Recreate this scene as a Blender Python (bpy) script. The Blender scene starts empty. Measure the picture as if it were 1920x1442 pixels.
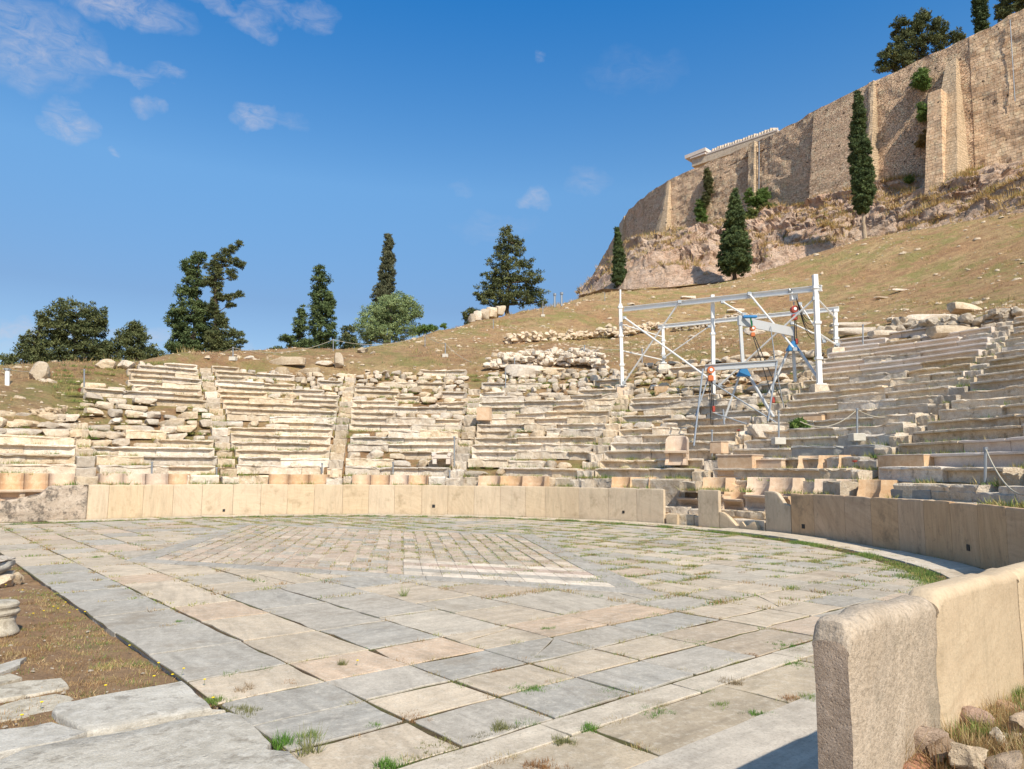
import bpy, math, random
import numpy as np
from math import sin, cos, tan, radians, degrees, sqrt, hypot, atan2, pi
random.seed(7); RNG = np.random.default_rng(7)
S = bpy.context.scene; COL = S.collection

# ---------------------------------------------------------------- camera
FPX = 1350.; PIT = radians(6.93); ROLL = .0071; EYE = 1.53
cd = bpy.data.cameras.new('camera'); cam = bpy.data.objects.new('camera', cd); COL.objects.link(cam)
cd.sensor_width = 36; cd.lens = 36*FPX/1920; cd.clip_end = 6000; cd.clip_start = .05
from mathutils import Matrix, Vector, Euler
cam.matrix_world = Matrix.Translation((0, 0, EYE)) @ Matrix.Rotation(pi/2+PIT, 4, 'X') @ Matrix.Rotation(ROLL, 4, 'Z')
S.camera = cam
# ---------------------------------------------------------------- sun and sky
SUN_AZ, SUN_EL = radians(155), radians(45)
SD = Vector((sin(SUN_AZ)*cos(SUN_EL), cos(SUN_AZ)*cos(SUN_EL), sin(SUN_EL)))
ld = bpy.data.lights.new('sun', 'SUN'); ld.energy = 5.0; ld.angle = radians(.5); ld.color = (1, .91, .76)
lo = bpy.data.objects.new('sun', ld); COL.objects.link(lo); lo.rotation_euler = SD.to_track_quat('Z', 'Y').to_euler()
S.view_settings.view_transform = 'Standard'; S.view_settings.look = 'None'; S.view_settings.gamma = 1
S.view_settings.exposure = .22; S.view_settings.use_curve_mapping = False

# ---------------------------------------------------------------- image <-> world helpers
C = np.array([-4.18, 14.03]); R = 12.13
TH = radians(-41.16); E1 = np.array([sin(TH), cos(TH)]); E2 = np.array([cos(TH), -sin(TH)])
def ray(px, py):
    x = px-960; y = 721-py; c, s = cos(ROLL), sin(ROLL); x, y = c*x-s*y, s*x+c*y; v = y/FPX
    return np.array([x/FPX, cos(PIT)-v*sin(PIT), sin(PIT)+v*cos(PIT)])
def gz(px, py, z=0.):
    d = ray(px, py); return d*((z-EYE)/d[2])+[0, 0, EYE]
def gy(px, py, Y):
    d = ray(px, py); return d*(Y/d[1])+[0, 0, EYE]
def AB(a, b, z=0.):
    q = E1*a+E2*b; return np.array([q[0], q[1], z])
def ab_px(px, py, z=0.):
    q = gz(px, py, z)[:2]; return np.array([q@E1, q@E2])
def az_px(px, r, z=1.):
    lo_ = 0
    d = ray(px, 885-(z-EYE)*1350/25); u = d[:2]/hypot(*d[:2]); b = u@C; t = b+sqrt(max(b*b-C@C+r*r, 0)); q = u*t
    return degrees(atan2(q[0]-C[0], q[1]-C[1]))

PHI0, PHI1 = -41.16, 138.84
def pos(phi, r):
    """plan position in the cavea: circle, then straight wings; phi in degrees (arrays allowed)"""
    phi = np.asarray(phi, float); pc = np.radians(np.clip(phi, PHI0, PHI1))
    x = C[0]+r*np.sin(pc); y = C[1]+r*np.cos(pc)
    off = np.radians(np.where(phi < PHI0, PHI0-phi, np.where(phi > PHI1, phi-PHI1, 0)))*13.
    return x-E2[0]*off, y-E2[1]*off
RUN, RISE, R0, Z0 = .72, .32, 13.4, 1.70
def cavz(r): return Z0+RISE*(r-R0)/RUN

# ---------------------------------------------------------------- noise in numpy
def _h(ix, iy, iz):
    n = (ix*73856093) ^ (iy*19349663) ^ (iz*83492791); n = (n ^ (n >> 13))*1274126177 & 0x7fffffff
    n = n ^ (n >> 16); return (n & 0xffff)/65535.
def vn(x, y, z=0.):
    x, y, z = np.broadcast_arrays(np.asarray(x, float), y, z)
    ix, iy, iz = [np.floor(q).astype(np.int64) for q in (x, y, z)]; fx, fy, fz = x-ix, y-iy, z-iz
    fx, fy, fz = [q*q*(3-2*q) for q in (fx, fy, fz)]
    o = 0
    for a in (0, 1):
        for b in (0, 1):
            for c in (0, 1):
                o = o+_h(ix+a, iy+b, iz+c)*np.where(a, fx, 1-fx)*np.where(b, fy, 1-fy)*np.where(c, fz, 1-fz)
    return o*2-1
def fbm(x, y, z=0., o=4):
    s = 0; a = 1
    for i in range(o):
        s = s+a*vn(np.asarray(x)*2**i+i*17.3, np.asarray(y)*2**i+i*5.1, np.asarray(z)*2**i); a *= .5
    return s

# ---------------------------------------------------------------- objects
def tag(o, label=None, cat=None, group=None, kind=None):
    if label: o['label'] = label
    if cat: o['category'] = cat
    if group: o['group'] = group
    if kind: o['kind'] = kind
    return o
def thing(name, label, cat, loc=(0, 0, 0), group=None):
    o = bpy.data.objects.new(name, None); COL.objects.link(o); o.location = [float(q) for q in loc]; o.empty_display_size = .1
    return tag(o, label, cat, group)
def wloc(p):
    v = np.zeros(3)
    while p is not None: v += np.array(p.location); p = p.parent
    return v
def obj(name, V, F, mat, parent=None, smooth=False, col=None, uv=None, loc=None, world=True):
    V = np.asarray(V, float).copy()
    me = bpy.data.meshes.new(name)
    if loc is not None: V -= np.asarray(loc, float)
    elif parent is not None and world: V -= wloc(parent)
    if isinstance(F, np.ndarray):
        n, k = F.shape
        me.vertices.add(len(V)); me.vertices.foreach_set('co', V.astype(np.float32).ravel())
        me.loops.add(n*k); me.loops.foreach_set('vertex_index', F.astype(np.int32).ravel())
        me.polygons.add(n); me.polygons.foreach_set('loop_start', np.arange(0, n*k, k, dtype=np.int32))
        try: me.polygons.foreach_set('loop_total', np.full(n, k, dtype=np.int32))
        except Exception: pass
        me.update(calc_edges=True)
    else:
        me.from_pydata(V.tolist(), [], F); me.update()
    if col is not None:
        at = me.color_attributes.new('tint', 'FLOAT_COLOR', 'POINT')
        c = np.ones((len(V), 4), np.float32); c[:, :3] = col; at.data.foreach_set('color', c.ravel())
    if uv is not None:
        ul = me.uv_layers.new(name='UVMap'); li = np.zeros(len(me.loops), np.int32); me.loops.foreach_get('vertex_index', li)
        ul.data.foreach_set('uv', np.asarray(uv, np.float32)[li].ravel())
    if smooth: me.polygons.foreach_set('use_smooth', np.ones(len(me.polygons), bool))
    me.materials.append(mat); me.validate()
    o = bpy.data.objects.new(name, me); COL.objects.link(o)
    if parent is not None: o.parent = parent
    if loc is not None: o.location = [float(q) for q in loc]
    return o
def struct(name, V, F, mat, **k): o = obj(name, V, F, mat, **k); o['kind'] = 'structure'; return o
class MB:
    def __init__(s): s.V = []; s.F = []; s.n = 0
    def add(s, V, F):
        V = np.asarray(V, float); s.V.append(V); s.F += [tuple(int(i)+s.n for i in f) for f in F]; s.n += len(V)
    def build(s, name, mat, parent=None, **k): return obj(name, np.vstack(s.V), s.F, mat, parent, **k)
    def bar(s, p, q, w, h=None, up=(0, 0, 1)):
        p = np.asarray(p, float); q = np.asarray(q, float); h = h or w; d = q-p; d = d/np.linalg.norm(d)
        x = np.cross(d, up); 
        if np.linalg.norm(x) < .05: x = np.cross(d, (1, 0, 0))
        x /= np.linalg.norm(x); z = np.cross(x, d)
        V = [e+x*a*w/2+z*b*h/2 for e in (p, q) for a, b in ((-1, -1), (1, -1), (1, 1), (-1, 1))]
        s.add(V, [(3, 2, 1, 0), (4, 5, 6, 7), (0, 1, 5, 4), (1, 2, 6, 5), (2, 3, 7, 6), (3, 0, 4, 7)])
    def tube(s, pts, r, n=8):
        pts = np.asarray(pts, float); rr = np.full(len(pts), r) if np.isscalar(r) else np.asarray(r); V = []
        for i, p in enumerate(pts):
            d = pts[min(i+1, len(pts)-1)]-pts[max(i-1, 0)]; d /= np.linalg.norm(d)+1e-9
            x = np.cross(d, (0, 0, 1) if abs(d[2]) < .9 else (1, 0, 0)); x /= np.linalg.norm(x); z = np.cross(x, d)
            for k in range(n): V.append(p+rr[i]*(x*cos(2*pi*k/n)+z*sin(2*pi*k/n)))
        F = [(i*n+k, i*n+(k+1) % n, (i+1)*n+(k+1) % n, (i+1)*n+k) for i in range(len(pts)-1) for k in range(n)]
        F += [tuple(range(n))[::-1], tuple(range((len(pts)-1)*n, len(pts)*n))]
        s.add(V, F)
    def box(s, c, sz, rz=0., bev=.0):
        c = np.asarray(c, float); sx, sy, sz_ = [q/2 for q in sz]; V = []
        b = bev
        lev = [(-sz_, b), (-sz_+b, 0), (sz_-b, 0), (sz_, b)] if b else [(-sz_, 0), (sz_, 0)]
        for z, i in lev:
            for x, y in ((-sx+i, -sy+i), (sx-i, -sy+i), (sx-i, sy-i), (-sx+i, sy-i)):
                V.append((c[0]+x*cos(rz)-y*sin(rz), c[1]+x*sin(rz)+y*cos(rz), c[2]+z))
        L = len(lev); F = [(3, 2, 1, 0), tuple(range(4*L-4, 4*L))]
        for l in range(L-1):
            for k in range(4): F.append((4*l+k, 4*l+(k+1) % 4, 4*l+4+(k+1) % 4, 4*l+4+k))
        s.add(V, F)
    def lathe(s, c, prof, n=24):
        V = [(c[0]+r*cos(2*pi*k/n), c[1]+r*sin(2*pi*k/n), c[2]+z) for r, z in prof for k in range(n)]
        F = [(i*n+k, i*n+(k+1) % n, (i+1)*n+(k+1) % n, (i+1)*n+k) for i in range(len(prof)-1) for k in range(n)]
        F += [tuple(range(n))[::-1], tuple(range((len(prof)-1)*n, len(prof)*n))]
        s.add(V, F)
def grid_faces(nu, nv):
    i = np.arange(nu-1)[:, None]*nv+np.arange(nv-1)[None, :]
    return np.stack([i, i+nv, i+nv+1, i+1], -1).reshape(-1, 4)
def loft(secs, closed=True):
    """secs: (n, k, 3) closed profiles -> V, F with end caps"""
    n, k, _ = secs.shape; F = [(i*k+j, i*k+(j+1) % k, (i+1)*k+(j+1) % k, (i+1)*k+j) for i in range(n-1) for j in range(k)]
    F += [tuple(range(k))[::-1], tuple(range((n-1)*k, n*k))]
    return secs.reshape(-1, 3), F

# ---------------------------------------------------------------- materials
def newmat(name):
    m = bpy.data.materials.new(name); m.use_nodes = True; nt = m.node_tree; nt.nodes.clear()
    out = nt.nodes.new('ShaderNodeOutputMaterial'); b = nt.nodes.new('ShaderNodeBsdfPrincipled'); nt.links.new(b.outputs[0], out.inputs[0])
    b.inputs['Roughness'].default_value = .85; b.inputs['Specular IOR Level'].default_value = .25
    return m, nt, b
class N:
    def __init__(s, nt): s.nt = nt
    def _in(s, n, k, v):
        if hasattr(v, 'is_linked') or hasattr(v, 'links'): s.nt.links.new(v, n.inputs[k])
        elif v is not None:
            i = n.inputs[k]
            if isinstance(v, tuple) and len(v) == 3 and i.type == 'RGBA': v = (*v, 1)
            i.default_value = v
    def pos(s): return s.nt.nodes.new('ShaderNodeNewGeometry').outputs['Position']
    def normal(s): return s.nt.nodes.new('ShaderNodeNewGeometry').outputs['Normal']
    def tc(s, k): return s.nt.nodes.new('ShaderNodeTexCoord').outputs[k]
    def rnd(s): return s.nt.nodes.new('ShaderNodeObjectInfo').outputs['Random']
    def attr(s, k='tint'):
        n = s.nt.nodes.new('ShaderNodeAttribute'); n.attribute_name = k; return n.outputs['Color']
    def map(s, v, scale=(1, 1, 1), rot=(0, 0, 0), loc=(0, 0, 0)):
        n = s.nt.nodes.new('ShaderNodeMapping'); s._in(n, 'Vector', v); n.inputs['Scale'].default_value = scale
        n.inputs['Rotation'].default_value = rot; s._in(n, 'Location', loc); return n.outputs[0]
    def noise(s, v, sc, det=5, rough=.55, dist=0.):
        n = s.nt.nodes.new('ShaderNodeTexNoise'); s._in(n, 'Vector', v); n.inputs['Scale'].default_value = sc
        n.inputs['Detail'].default_value = det; n.inputs['Roughness'].default_value = rough; n.inputs['Distortion'].default_value = dist
        return n.outputs['Fac']
    def vor(s, v, sc, feat='F1', out='Distance', rnd=1.):
        n = s.nt.nodes.new('ShaderNodeTexVoronoi'); n.feature = feat; s._in(n, 'Vector', v); n.inputs['Scale'].default_value = sc
        n.inputs['Randomness'].default_value = rnd; return n.outputs[out]
    def ramp(s, f, stops):
        n = s.nt.nodes.new('ShaderNodeValToRGB'); s._in(n, 'Fac', f); e = n.color_ramp.elements
        while len(e) < len(stops): e.new(.5)
        for i, (p, c) in enumerate(stops):
            e[i].position = p; e[i].color = (*c, 1) if isinstance(c, tuple) else (c, c, c, 1)
        return n.outputs['Color']
    def mix(s, f, a, b, mode='MIX'):
        n = s.nt.nodes.new('ShaderNodeMix'); n.data_type = 'RGBA'; n.blend_type = mode; n.clamp_factor = True
        s._in(n, 0, f); s._in(n, 6, a); s._in(n, 7, b); return n.outputs[2]
    def math(s, op, a, b=None, c=None, clamp=False):
        n = s.nt.nodes.new('ShaderNodeMath'); n.operation = op; n.use_clamp = clamp
        s._in(n, 0, a); 
        if b is not None: s._in(n, 1, b)
        if c is not None: s._in(n, 2, c)
        return n.outputs[0]
    def vmath(s, op, a, b=None, out=0, sc=None):
        n = s.nt.nodes.new('ShaderNodeVectorMath'); n.operation = op; s._in(n, 0, a)
        if b is not None: s._in(n, 1, b)
        if sc is not None: s._in(n, 'Scale', sc)
        return n.outputs[out]
    def bump(s, h, st, dist, prev=None):
        n = s.nt.nodes.new('ShaderNodeBump'); s._in(n, 'Height', h); n.inputs['Strength'].default_value = st; n.inputs['Distance'].default_value = dist
        if prev is not None: s._in(n, 'Normal', prev)
        return n.outputs[0]
def stone(name, c1, c2, c3, dark=(.10, .085, .06), sc=1., lich=.62, bs=.6, bd=.02, tint=.35, rough=.9, pits=True):
    m, nt, b = newmat(name); g = N(nt); P = g.pos()
    big = g.noise(P, .9*sc, 4); mid = g.noise(P, 5*sc, 6, .65); fine = g.noise(P, 40*sc, 4, .7)
    c = g.mix(g.ramp(big, [(.35, 0.), (.65, 1.)]), c1, c2)
    c = g.mix(g.ramp(mid, [(.42, 0.), (.68, 1.)]), c, c3)
    c = g.mix(g.ramp(fine, [(.35, .35), (.6, 0.)]), c, tuple(q*.55 for q in c1))
    li = g.ramp(g.noise(g.vmath('ADD', P, (7.7, 3.1, 1.9)), 3.2*sc, 8, .75), [(lich, 0.), (lich+.1, 1.)])
    c = g.mix(g.math('MULTIPLY', li, .8), c, dark)
    r = g.rnd(); v = g.math('MULTIPLY_ADD', r, tint, 1-tint/2)
    c = g.mix(1., c, g.ramp(g.math('MULTIPLY', v, .5), [(0, 0.), (1, 2.)]), 'MULTIPLY') if tint else c
    if tint:
        hs = nt.nodes.new('ShaderNodeHueSaturation'); g._in(hs, 'Color', c); g._in(hs, 'Value', 1.0)
        g._in(hs, 'Saturation', g.math('MULTIPLY_ADD', g.math('FRACT', g.math('MULTIPLY', r, 7.31)), .5, .78)); c = hs.outputs[0]
    nt.links.new(c, b.inputs['Base Color']); b.inputs['Roughness'].default_value = rough
    h = g.math('ADD', g.math('MULTIPLY', mid, 1.), g.math('MULTIPLY', fine, .35))
    if pits: h = g.math('ADD', h, g.math('MULTIPLY', g.ramp(g.vor(P, 14*sc), [(0., 0.), (.35, 1.)]), .35))
    nt.links.new(g.bump(h, bs, bd), b.inputs['Normal'])
    return m
def simple(name, col, rough=.6, metal=0., var=.15, sc=20):
    m, nt, b = newmat(name); g = N(nt); n = g.noise(g.pos(), sc, 4)
    c = g.mix(n, tuple(q*(1-var) for q in col), tuple(min(1, q*(1+var)) for q in col)); nt.links.new(c, b.inputs['Base Color'])
    b.inputs['Roughness'].default_value = rough; b.inputs['Metallic'].default_value = metal; return m
M = {}
M['seat'] = stone('seat_limestone', (.69, .575, .445), (.54, .43, .315), (.79, .70, .58), dark=(.24, .19, .13), lich=.55, bs=1., bd=.04)
M['seatnew'] = stone('new_marble', (.66, .57, .50), (.60, .50, .42), (.72, .64, .57), dark=(.5, .42, .34), lich=.66, bs=.3, bd=.01, tint=.1)
M['seatgrey'] = stone('grey_marble', (.36, .34, .31), (.28, .27, .25), (.43, .40, .35), dark=(.12, .12, .12), lich=.6, bs=.7, bd=.02, tint=.15)
M['rubble'] = stone('rubble_stone', (.62, .51, .385), (.50, .39, .28), (.72, .62, .49), dark=(.24, .19, .13), sc=1.6, lich=.60, bs=1., bd=.04, tint=.45)
M['throne'] = stone('throne_marble', (.62, .45, .31), (.54, .38, .26), (.68, .53, .39), dark=(.33, .24, .17), sc=1.3, lich=.64, bs=.35, bd=.012, tint=.18)
M['cliff'] = None
M['concrete'] = stone('pale_concrete', (.6, .56, .48), (.52, .48, .41), (.66, .62, .55), sc=3, lich=.75, bs=.2, bd=.01, tint=.1)
M['white_metal'] = simple('white_painted_steel', (.74, .73, .70), .5, .0, .14, 6)
M['alu'] = simple('dull_aluminium', (.52, .52, .51), .5, .25, .1)
M['galv'] = simple('galvanised_pipe', (.34, .36, .38), .5, .6, .15)
M['blue'] = simple('blue_paint', (.04, .19, .42), .4, 0, .1)
M['orange'] = simple('orange_paint', (.52, .15, .05), .45, 0, .1)
M['red'] = simple('red_paint', (.36, .06, .04), .45, 0, .15)
M['dark'] = simple('dark_rubber_and_hole_shade', (.03, .03, .03), .6)
M['green_sling'] = simple('green_sling', (.05, .35, .15), .8)
M['rope'] = simple('rope_fibre', (.42, .38, .30), .9)
M['bark'] = stone('bark', (.10, .075, .055), (.07, .05, .04), (.14, .11, .08), sc=3, lich=.7, bs=.8, bd=.03, tint=.1, pits=False)
M['palebark'] = stone('pale_bark', (.42, .34, .26), (.30, .23, .17), (.5, .42, .33), sc=3, lich=.7, bs=.8, bd=.03, tint=.1, pits=False)
def veined(name, c1, c2, c3, stain=(.23, .17, .11), lich=.60, grain=.0):
    """marble upright slab: streaks follow the slab's own grain, kept in its UV map"""
    m, nt, b = newmat(name); g = N(nt); U = g.tc('UV'); P = g.pos(); r = g.rnd()
    U2 = g.map(U, (1, 1, 1), loc=(0, 0, 0)); uu = g.vmath('ADD', U2, g.vmath('SCALE', (3.1, 9.7, 5.3), sc=g.math('MULTIPLY', r, 20.)))
    st = g.noise(g.map(uu, (1.2, 9., 1)), 1.6, 6, .6, .5); st2 = g.noise(g.map(uu, (.5, 3., 1)), 1., 4, .5, 1.)
    big = g.noise(P, .8, 4)
    c = g.mix(g.ramp(st2, [(.3, 0.), (.7, 1.)]), c1, c2); c = g.mix(g.ramp(st, [(.45, 0.), (.75, .7)]), c, c3)
    c = g.mix(g.ramp(g.noise(g.map(P, (3.5, 3.5, .5)), 2.2, 6, .7), [(.5, 0.), (.7, .55)]), c, tuple(q*.6 for q in c1))
    c = g.mix(g.ramp(g.noise(P, 6., 7, .8), [(.56, 0.), (.66, .5)]), c, stain)
    c = g.mix(g.ramp(g.noise(P, 1.7, 7, .7), [(lich, 0.), (lich+.12, .75)]), c, stain)
    c = g.mix(g.ramp(g.noise(P, 60, 3, .7), [(.3, .3+grain), (.55, 0.)]), c, tuple(q*.5 for q in c1))
    hs = nt.nodes.new('ShaderNodeHueSaturation'); g._in(hs, 'Color', c)
    g._in(hs, 'Value', g.math('MULTIPLY_ADD', r, .09, .955)); g._in(hs, 'Saturation', g.math('MULTIPLY_ADD', g.math('FRACT', g.math('MULTIPLY', r, 5.77)), .16, .92))
    nt.links.new(hs.outputs[0], b.inputs['Base Color'])
    h = g.math('ADD', g.noise(P, 9, 6, .65), g.math('MULTIPLY', g.noise(P, 70, 4, .7), .3+grain))
    nt.links.new(g.bump(h, .45, .015+grain*.02), b.inputs['Normal']); b.inputs['Roughness'].default_value = .75
    return m
M['slab'] = veined('barrier_marble', (.63, .50, .345), (.56, .435, .30), (.50, .375, .25), lich=.56, stain=(.36, .27, .17))
M['slab_shaded'] = veined('shaded_barrier_marble', (.62, .43, .27), (.52, .35, .21), (.42, .27, .16), lich=.55)  # same marble as the slabs, warm shade of the right run put into its colour
M['rough_end'] = veined('weathered_marble', (.50, .405, .305), (.42, .335, .25), (.56, .465, .365), stain=(.24, .20, .15), lich=.50, grain=.5)
M['shaded_end_face'] = stone('pitted_shaded_end', (.40, .30, .22), (.33, .245, .18), (.49, .38, .29), dark=(.16, .12, .09), sc=5, lich=.6, bs=1., bd=.008, tint=0)  # pitted stone, with the shade on the end cap painted in as darker colour
M['lump'] = stone('eroded_marble', (.54, .41, .29), (.45, .33, .23), (.62, .49, .36), dark=(.09, .075, .06), sc=1.3, lich=.50, bs=1., bd=.05, tint=.1)
def pavingmat():
    m, nt, b = newmat('paving_marble'); g = N(nt); P = g.pos(); T = g.attr(); UV = g.tc('UV')
    st = g.noise(g.map(UV, (1., 7., 1)), 1.3, 7, .6, .7); mid = g.noise(P, 3.5, 6, .65); fine = g.noise(P, 55, 4, .7)
    c = g.mix(1., T, g.ramp(st, [(.3, .78), (.5, 1.), (.72, 1.16)]), 'MULTIPLY')
    c = g.mix(1., c, g.ramp(mid, [(.3, .8), (.55, 1.), (.75, 1.1)]), 'MULTIPLY')
    c = g.mix(g.ramp(g.noise(P, .45, 7, .65), [(.38, 0.), (.62, .26)]), c, (.47, .39, .30))
    c = g.mix(g.ramp(g.noise(g.vmath('ADD', P, (5., 9., 2.)), .8, 8, .72), [(.5, 0.), (.68, .42)]), c, (.30, .26, .21))
    c = g.mix(g.ramp(g.noise(P, 14, 6, .75), [(.5, 0.), (.64, .4)]), c, (.62, .56, .47))
    c = g.mix(g.ramp(g.noise(P, 1.1, 6, .7), [(.56, 0.), (.70, .6)]), c, (.25, .20, .145))
    c = g.mix(g.ramp(fine, [(.33, .4), (.5, 0.)]), c, (.2, .17, .13))
    c = g.mix(g.ramp(g.noise(g.map(UV, (2, 1.2, 1)), 3.3, 9, .8, 2.), [(.485, 0.), (.5, .35), (.515, 0.)]), c, (.16, .14, .12))
    nt.links.new(c, b.inputs['Base Color']); b.inputs['Roughness'].default_value = .85; b.inputs['Specular IOR Level'].default_value = .08
    nt.links.new(g.bump(g.math('ADD', mid, g.math('MULTIPLY', fine, .3)), .5, .012), b.inputs['Normal']); return m
M['paving'] = pavingmat()
def earthmat(name, c1, c2, c3, green, gl=.6, sc=1., bd=.05, speck=True):
    m, nt, b = newmat(name); g = N(nt); P = g.pos()
    c = g.mix(g.ramp(g.noise(P, .16*sc, 5, .6), [(.35, 0.), (.65, 1.)]), c1, c2)
    c = g.mix(g.ramp(g.noise(P, 1.3*sc, 6, .7), [(.4, 0.), (.7, .9)]), c, c3)
    c = g.mix(g.ramp(g.noise(g.vmath('ADD', P, (31., 17., 3.)), .35*sc, 7, .72), [(gl, 0.), (gl+.12, .8)]), c, green)
    c = g.mix(g.ramp(g.noise(P, 9*sc, 5, .75), [(.3, .6), (.55, 0.)]), c, tuple(q*.45 for q in c1))
    if speck: c = g.mix(g.ramp(g.vor(P, 2.3*sc), [(.07, .8), (.12, 0.)]), c, (.5, .42, .31))
    nt.links.new(c, b.inputs['Base Color']); b.inputs['Roughness'].default_value = .95
    h = g.math('ADD', g.noise(P, 3*sc, 8, .75), g.math('MULTIPLY', g.noise(P, 22*sc, 5, .8), .4))
    nt.links.new(g.bump(h, 1., bd), b.inputs['Normal']); return m
M['hill'] = earthmat('hillside_dry_grass', (.62, .37, .19), (.70, .50, .25), (.36, .19, .10), (.36, .34, .11), gl=.485, bd=.4)
M['earth'] = earthmat('dry_earth', (.30, .18, .10), (.37, .24, .13), (.20, .12, .07), (.17, .17, .06), gl=.62, sc=3., bd=.03, speck=False)
M['joint'] = earthmat('joint_soil', (.10, .065, .035), (.14, .095, .05), (.07, .045, .025), (.12, .13, .04), gl=.46, sc=5., bd=.02, speck=False)
def cliffmat():
    m, nt, b = newmat('pink_limestone_cliff'); g = N(nt); P = g.pos()
    c = g.mix(g.ramp(g.noise(P, .12, 5, .6), [(.35, 0.), (.65, 1.)]), (.66, .42, .29), (.66, .48, .34))
    c = g.mix(g.ramp(g.noise(P, .8, 7, .7), [(.42, 0.), (.66, 1.)]), c, (.78, .60, .47))
    c = g.mix(g.ramp(g.noise(P, .5, 7, .75), [(.56, 0.), (.68, .75)]), c, (.34, .19, .12))
    cr = g.noise(g.map(P, (1, 1, 2.2), (.25, .1, 0)), .55, 9, .72, .8)
    c = g.mix(g.ramp(cr, [(.44, 0.), (.49, .6), (.5, 0.)]), c, (.15, .10, .07))
    upz = nt.nodes.new('ShaderNodeSeparateXYZ'); g._in(upz, 0, g.normal())
    gr = g.math('MULTIPLY', g.ramp(upz.outputs[2], [(.78, 0.), (.9, 1.)]), g.ramp(g.noise(P, .33, 5, .7), [(.47, 0.), (.55, 1.)]))
    c = g.mix(gr, c, g.mix(g.noise(P, 2, 4), (.36, .24, .10), (.42, .31, .14)))
    nt.links.new(c, b.inputs['Base Color']); b.inputs['Roughness'].default_value = .95
    h = g.math('ADD', g.math('ADD', g.noise(P, .7, 9, .7), g.math('MULTIPLY', g.noise(P, 4, 6, .75), .35)), g.math('MULTIPLY', cr, .5))
    nt.links.new(g.bump(h, 1., .9), b.inputs['Normal']); return m
M['cliff'] = cliffmat()
def wallmat(name, sc, ashlar, c1, c2, c3):
    m, nt, b = newmat(name); g = N(nt); U = g.tc('UV'); P = g.pos()
    W = g.vmath('ADD', U, g.vmath('SCALE', g.vmath('SUBTRACT', nt_noisecol(nt, g, U, .7), (.5, .5, .5)), sc=.5))
    if ashlar:
        br = nt.nodes.new('ShaderNodeTexBrick'); g._in(br, 'Vector', g.vmath('ADD', U, g.vmath('SCALE', g.vmath('SUBTRACT', nt_noisecol(nt, g, U, .5), (.5, .5, .5)), sc=.9)))
        br.inputs['Scale'].default_value = 1.; br.offset = .37; br.squash = .6; br.squash_frequency = 3; br.inputs['Brick Width'].default_value = 1.0*sc; br.inputs['Row Height'].default_value = .46*sc; br.inputs['Bias'].default_value = -.1
        br.inputs['Mortar Size'].default_value = .022; br.inputs['Mortar Smooth'].default_value = .6; br.inputs['Color1'].default_value = (0, 0, 0, 1); br.inputs['Color2'].default_value = (1, 1, 1, 1)
        br.inputs['Mortar'].default_value = (.5, .5, .5, 1); cell = br.outputs['Color']; edge = g.math('SUBTRACT', 1., br.outputs['Fac'])
    else:
        Q = g.map(W, (1., 1.7, 1)); cell = g.vor(Q, 1.35/sc, 'F1', 'Color'); edge = g.ramp(g.vor(Q, 1.35/sc, 'DISTANCE_TO_EDGE'), [(0., 0.), (.09, 1.)])
        sp = nt.nodes.new('ShaderNodeSeparateColor'); g._in(sp, 0, cell); cell = sp.outputs[0]
    c = g.mix(cell, c1, c2)
    c = g.mix(g.ramp(g.noise(P, .07, 5, .6), [(.4, 0.), (.65, .8)]), c, c3)
    c = g.mix(g.ramp(g.noise(U, 1.1, 6, .7), [(.5, 0.), (.7, .6)]), c, tuple(min(1, q*1.35) for q in c2))
    c = g.mix(g.ramp(g.noise(g.map(U, (1, .25, 1)), .35, 6, .7), [(.52, 0.), (.68, .7)]), c, tuple(q*.5 for q in c1))
    c = g.mix(g.ramp(g.noise(P, .22, 7, .75), [(.5, 0.), (.62, .6)]), c, tuple(min(1, q*1.2) for q in c3))
    c = g.mix(g.ramp(g.noise(U, 1.6, 3, .5), [(.31, .9), (.35, 0.)]), c, (.05, .035, .025))
    c = g.mix(g.ramp(edge, [(0., .75), (.7, 0.)]), c, tuple(q*.38 for q in c1))
    nt.links.new(c, b.inputs['Base Color']); b.inputs['Roughness'].default_value = .95
    h = g.math('ADD', g.math('MULTIPLY', edge, .6), g.math('MULTIPLY', g.noise(P, 2.4, 7, .75), .9))
    nt.links.new(g.bump(h, 1., .28), b.inputs['Normal']); return m
def nt_noisecol(nt, g, v, sc):
    n = nt.nodes.new('ShaderNodeTexNoise'); g._in(n, 'Vector', v); n.inputs['Scale'].default_value = sc; n.inputs['Detail'].default_value = 3; return n.outputs['Color']
M['wall'] = wallmat('rubble_masonry', .55, False, (.60, .38, .235), (.93, .69, .47), (.75, .52, .345))
M['wall_ash'] = wallmat('ashlar_masonry', 1., True, (.60, .39, .235), (.90, .67, .45), (.72, .49, .31))
M['wall_pale'] = wallmat('pale_buttress_masonry', .8, True, (.54, .40, .26), (.66, .51, .35), (.60, .45, .30))
def leafmat(name, trans=.15, sat=1.):
    m, nt, b = newmat(name); g = N(nt); c = g.attr(); nt.links.new(c, b.inputs['Base Color']); b.inputs['Roughness'].default_value = .7
    b.inputs['Specular IOR Level'].default_value = .2
    t = nt.nodes.new('ShaderNodeBsdfTranslucent'); nt.links.new(c, t.inputs[0]); mx = nt.nodes.new('ShaderNodeMixShader'); mx.inputs[0].default_value = trans
    nt.links.new(b.outputs[0], mx.inputs[1]); nt.links.new(t.outputs[0], mx.inputs[2])
    nt.links.new(mx.outputs[0], [n for n in nt.nodes if n.type == 'OUTPUT_MATERIAL'][0].inputs[0]); return m
M['leaf'] = leafmat('foliage'); M['grass'] = leafmat('grass_blades', .3)

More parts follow.
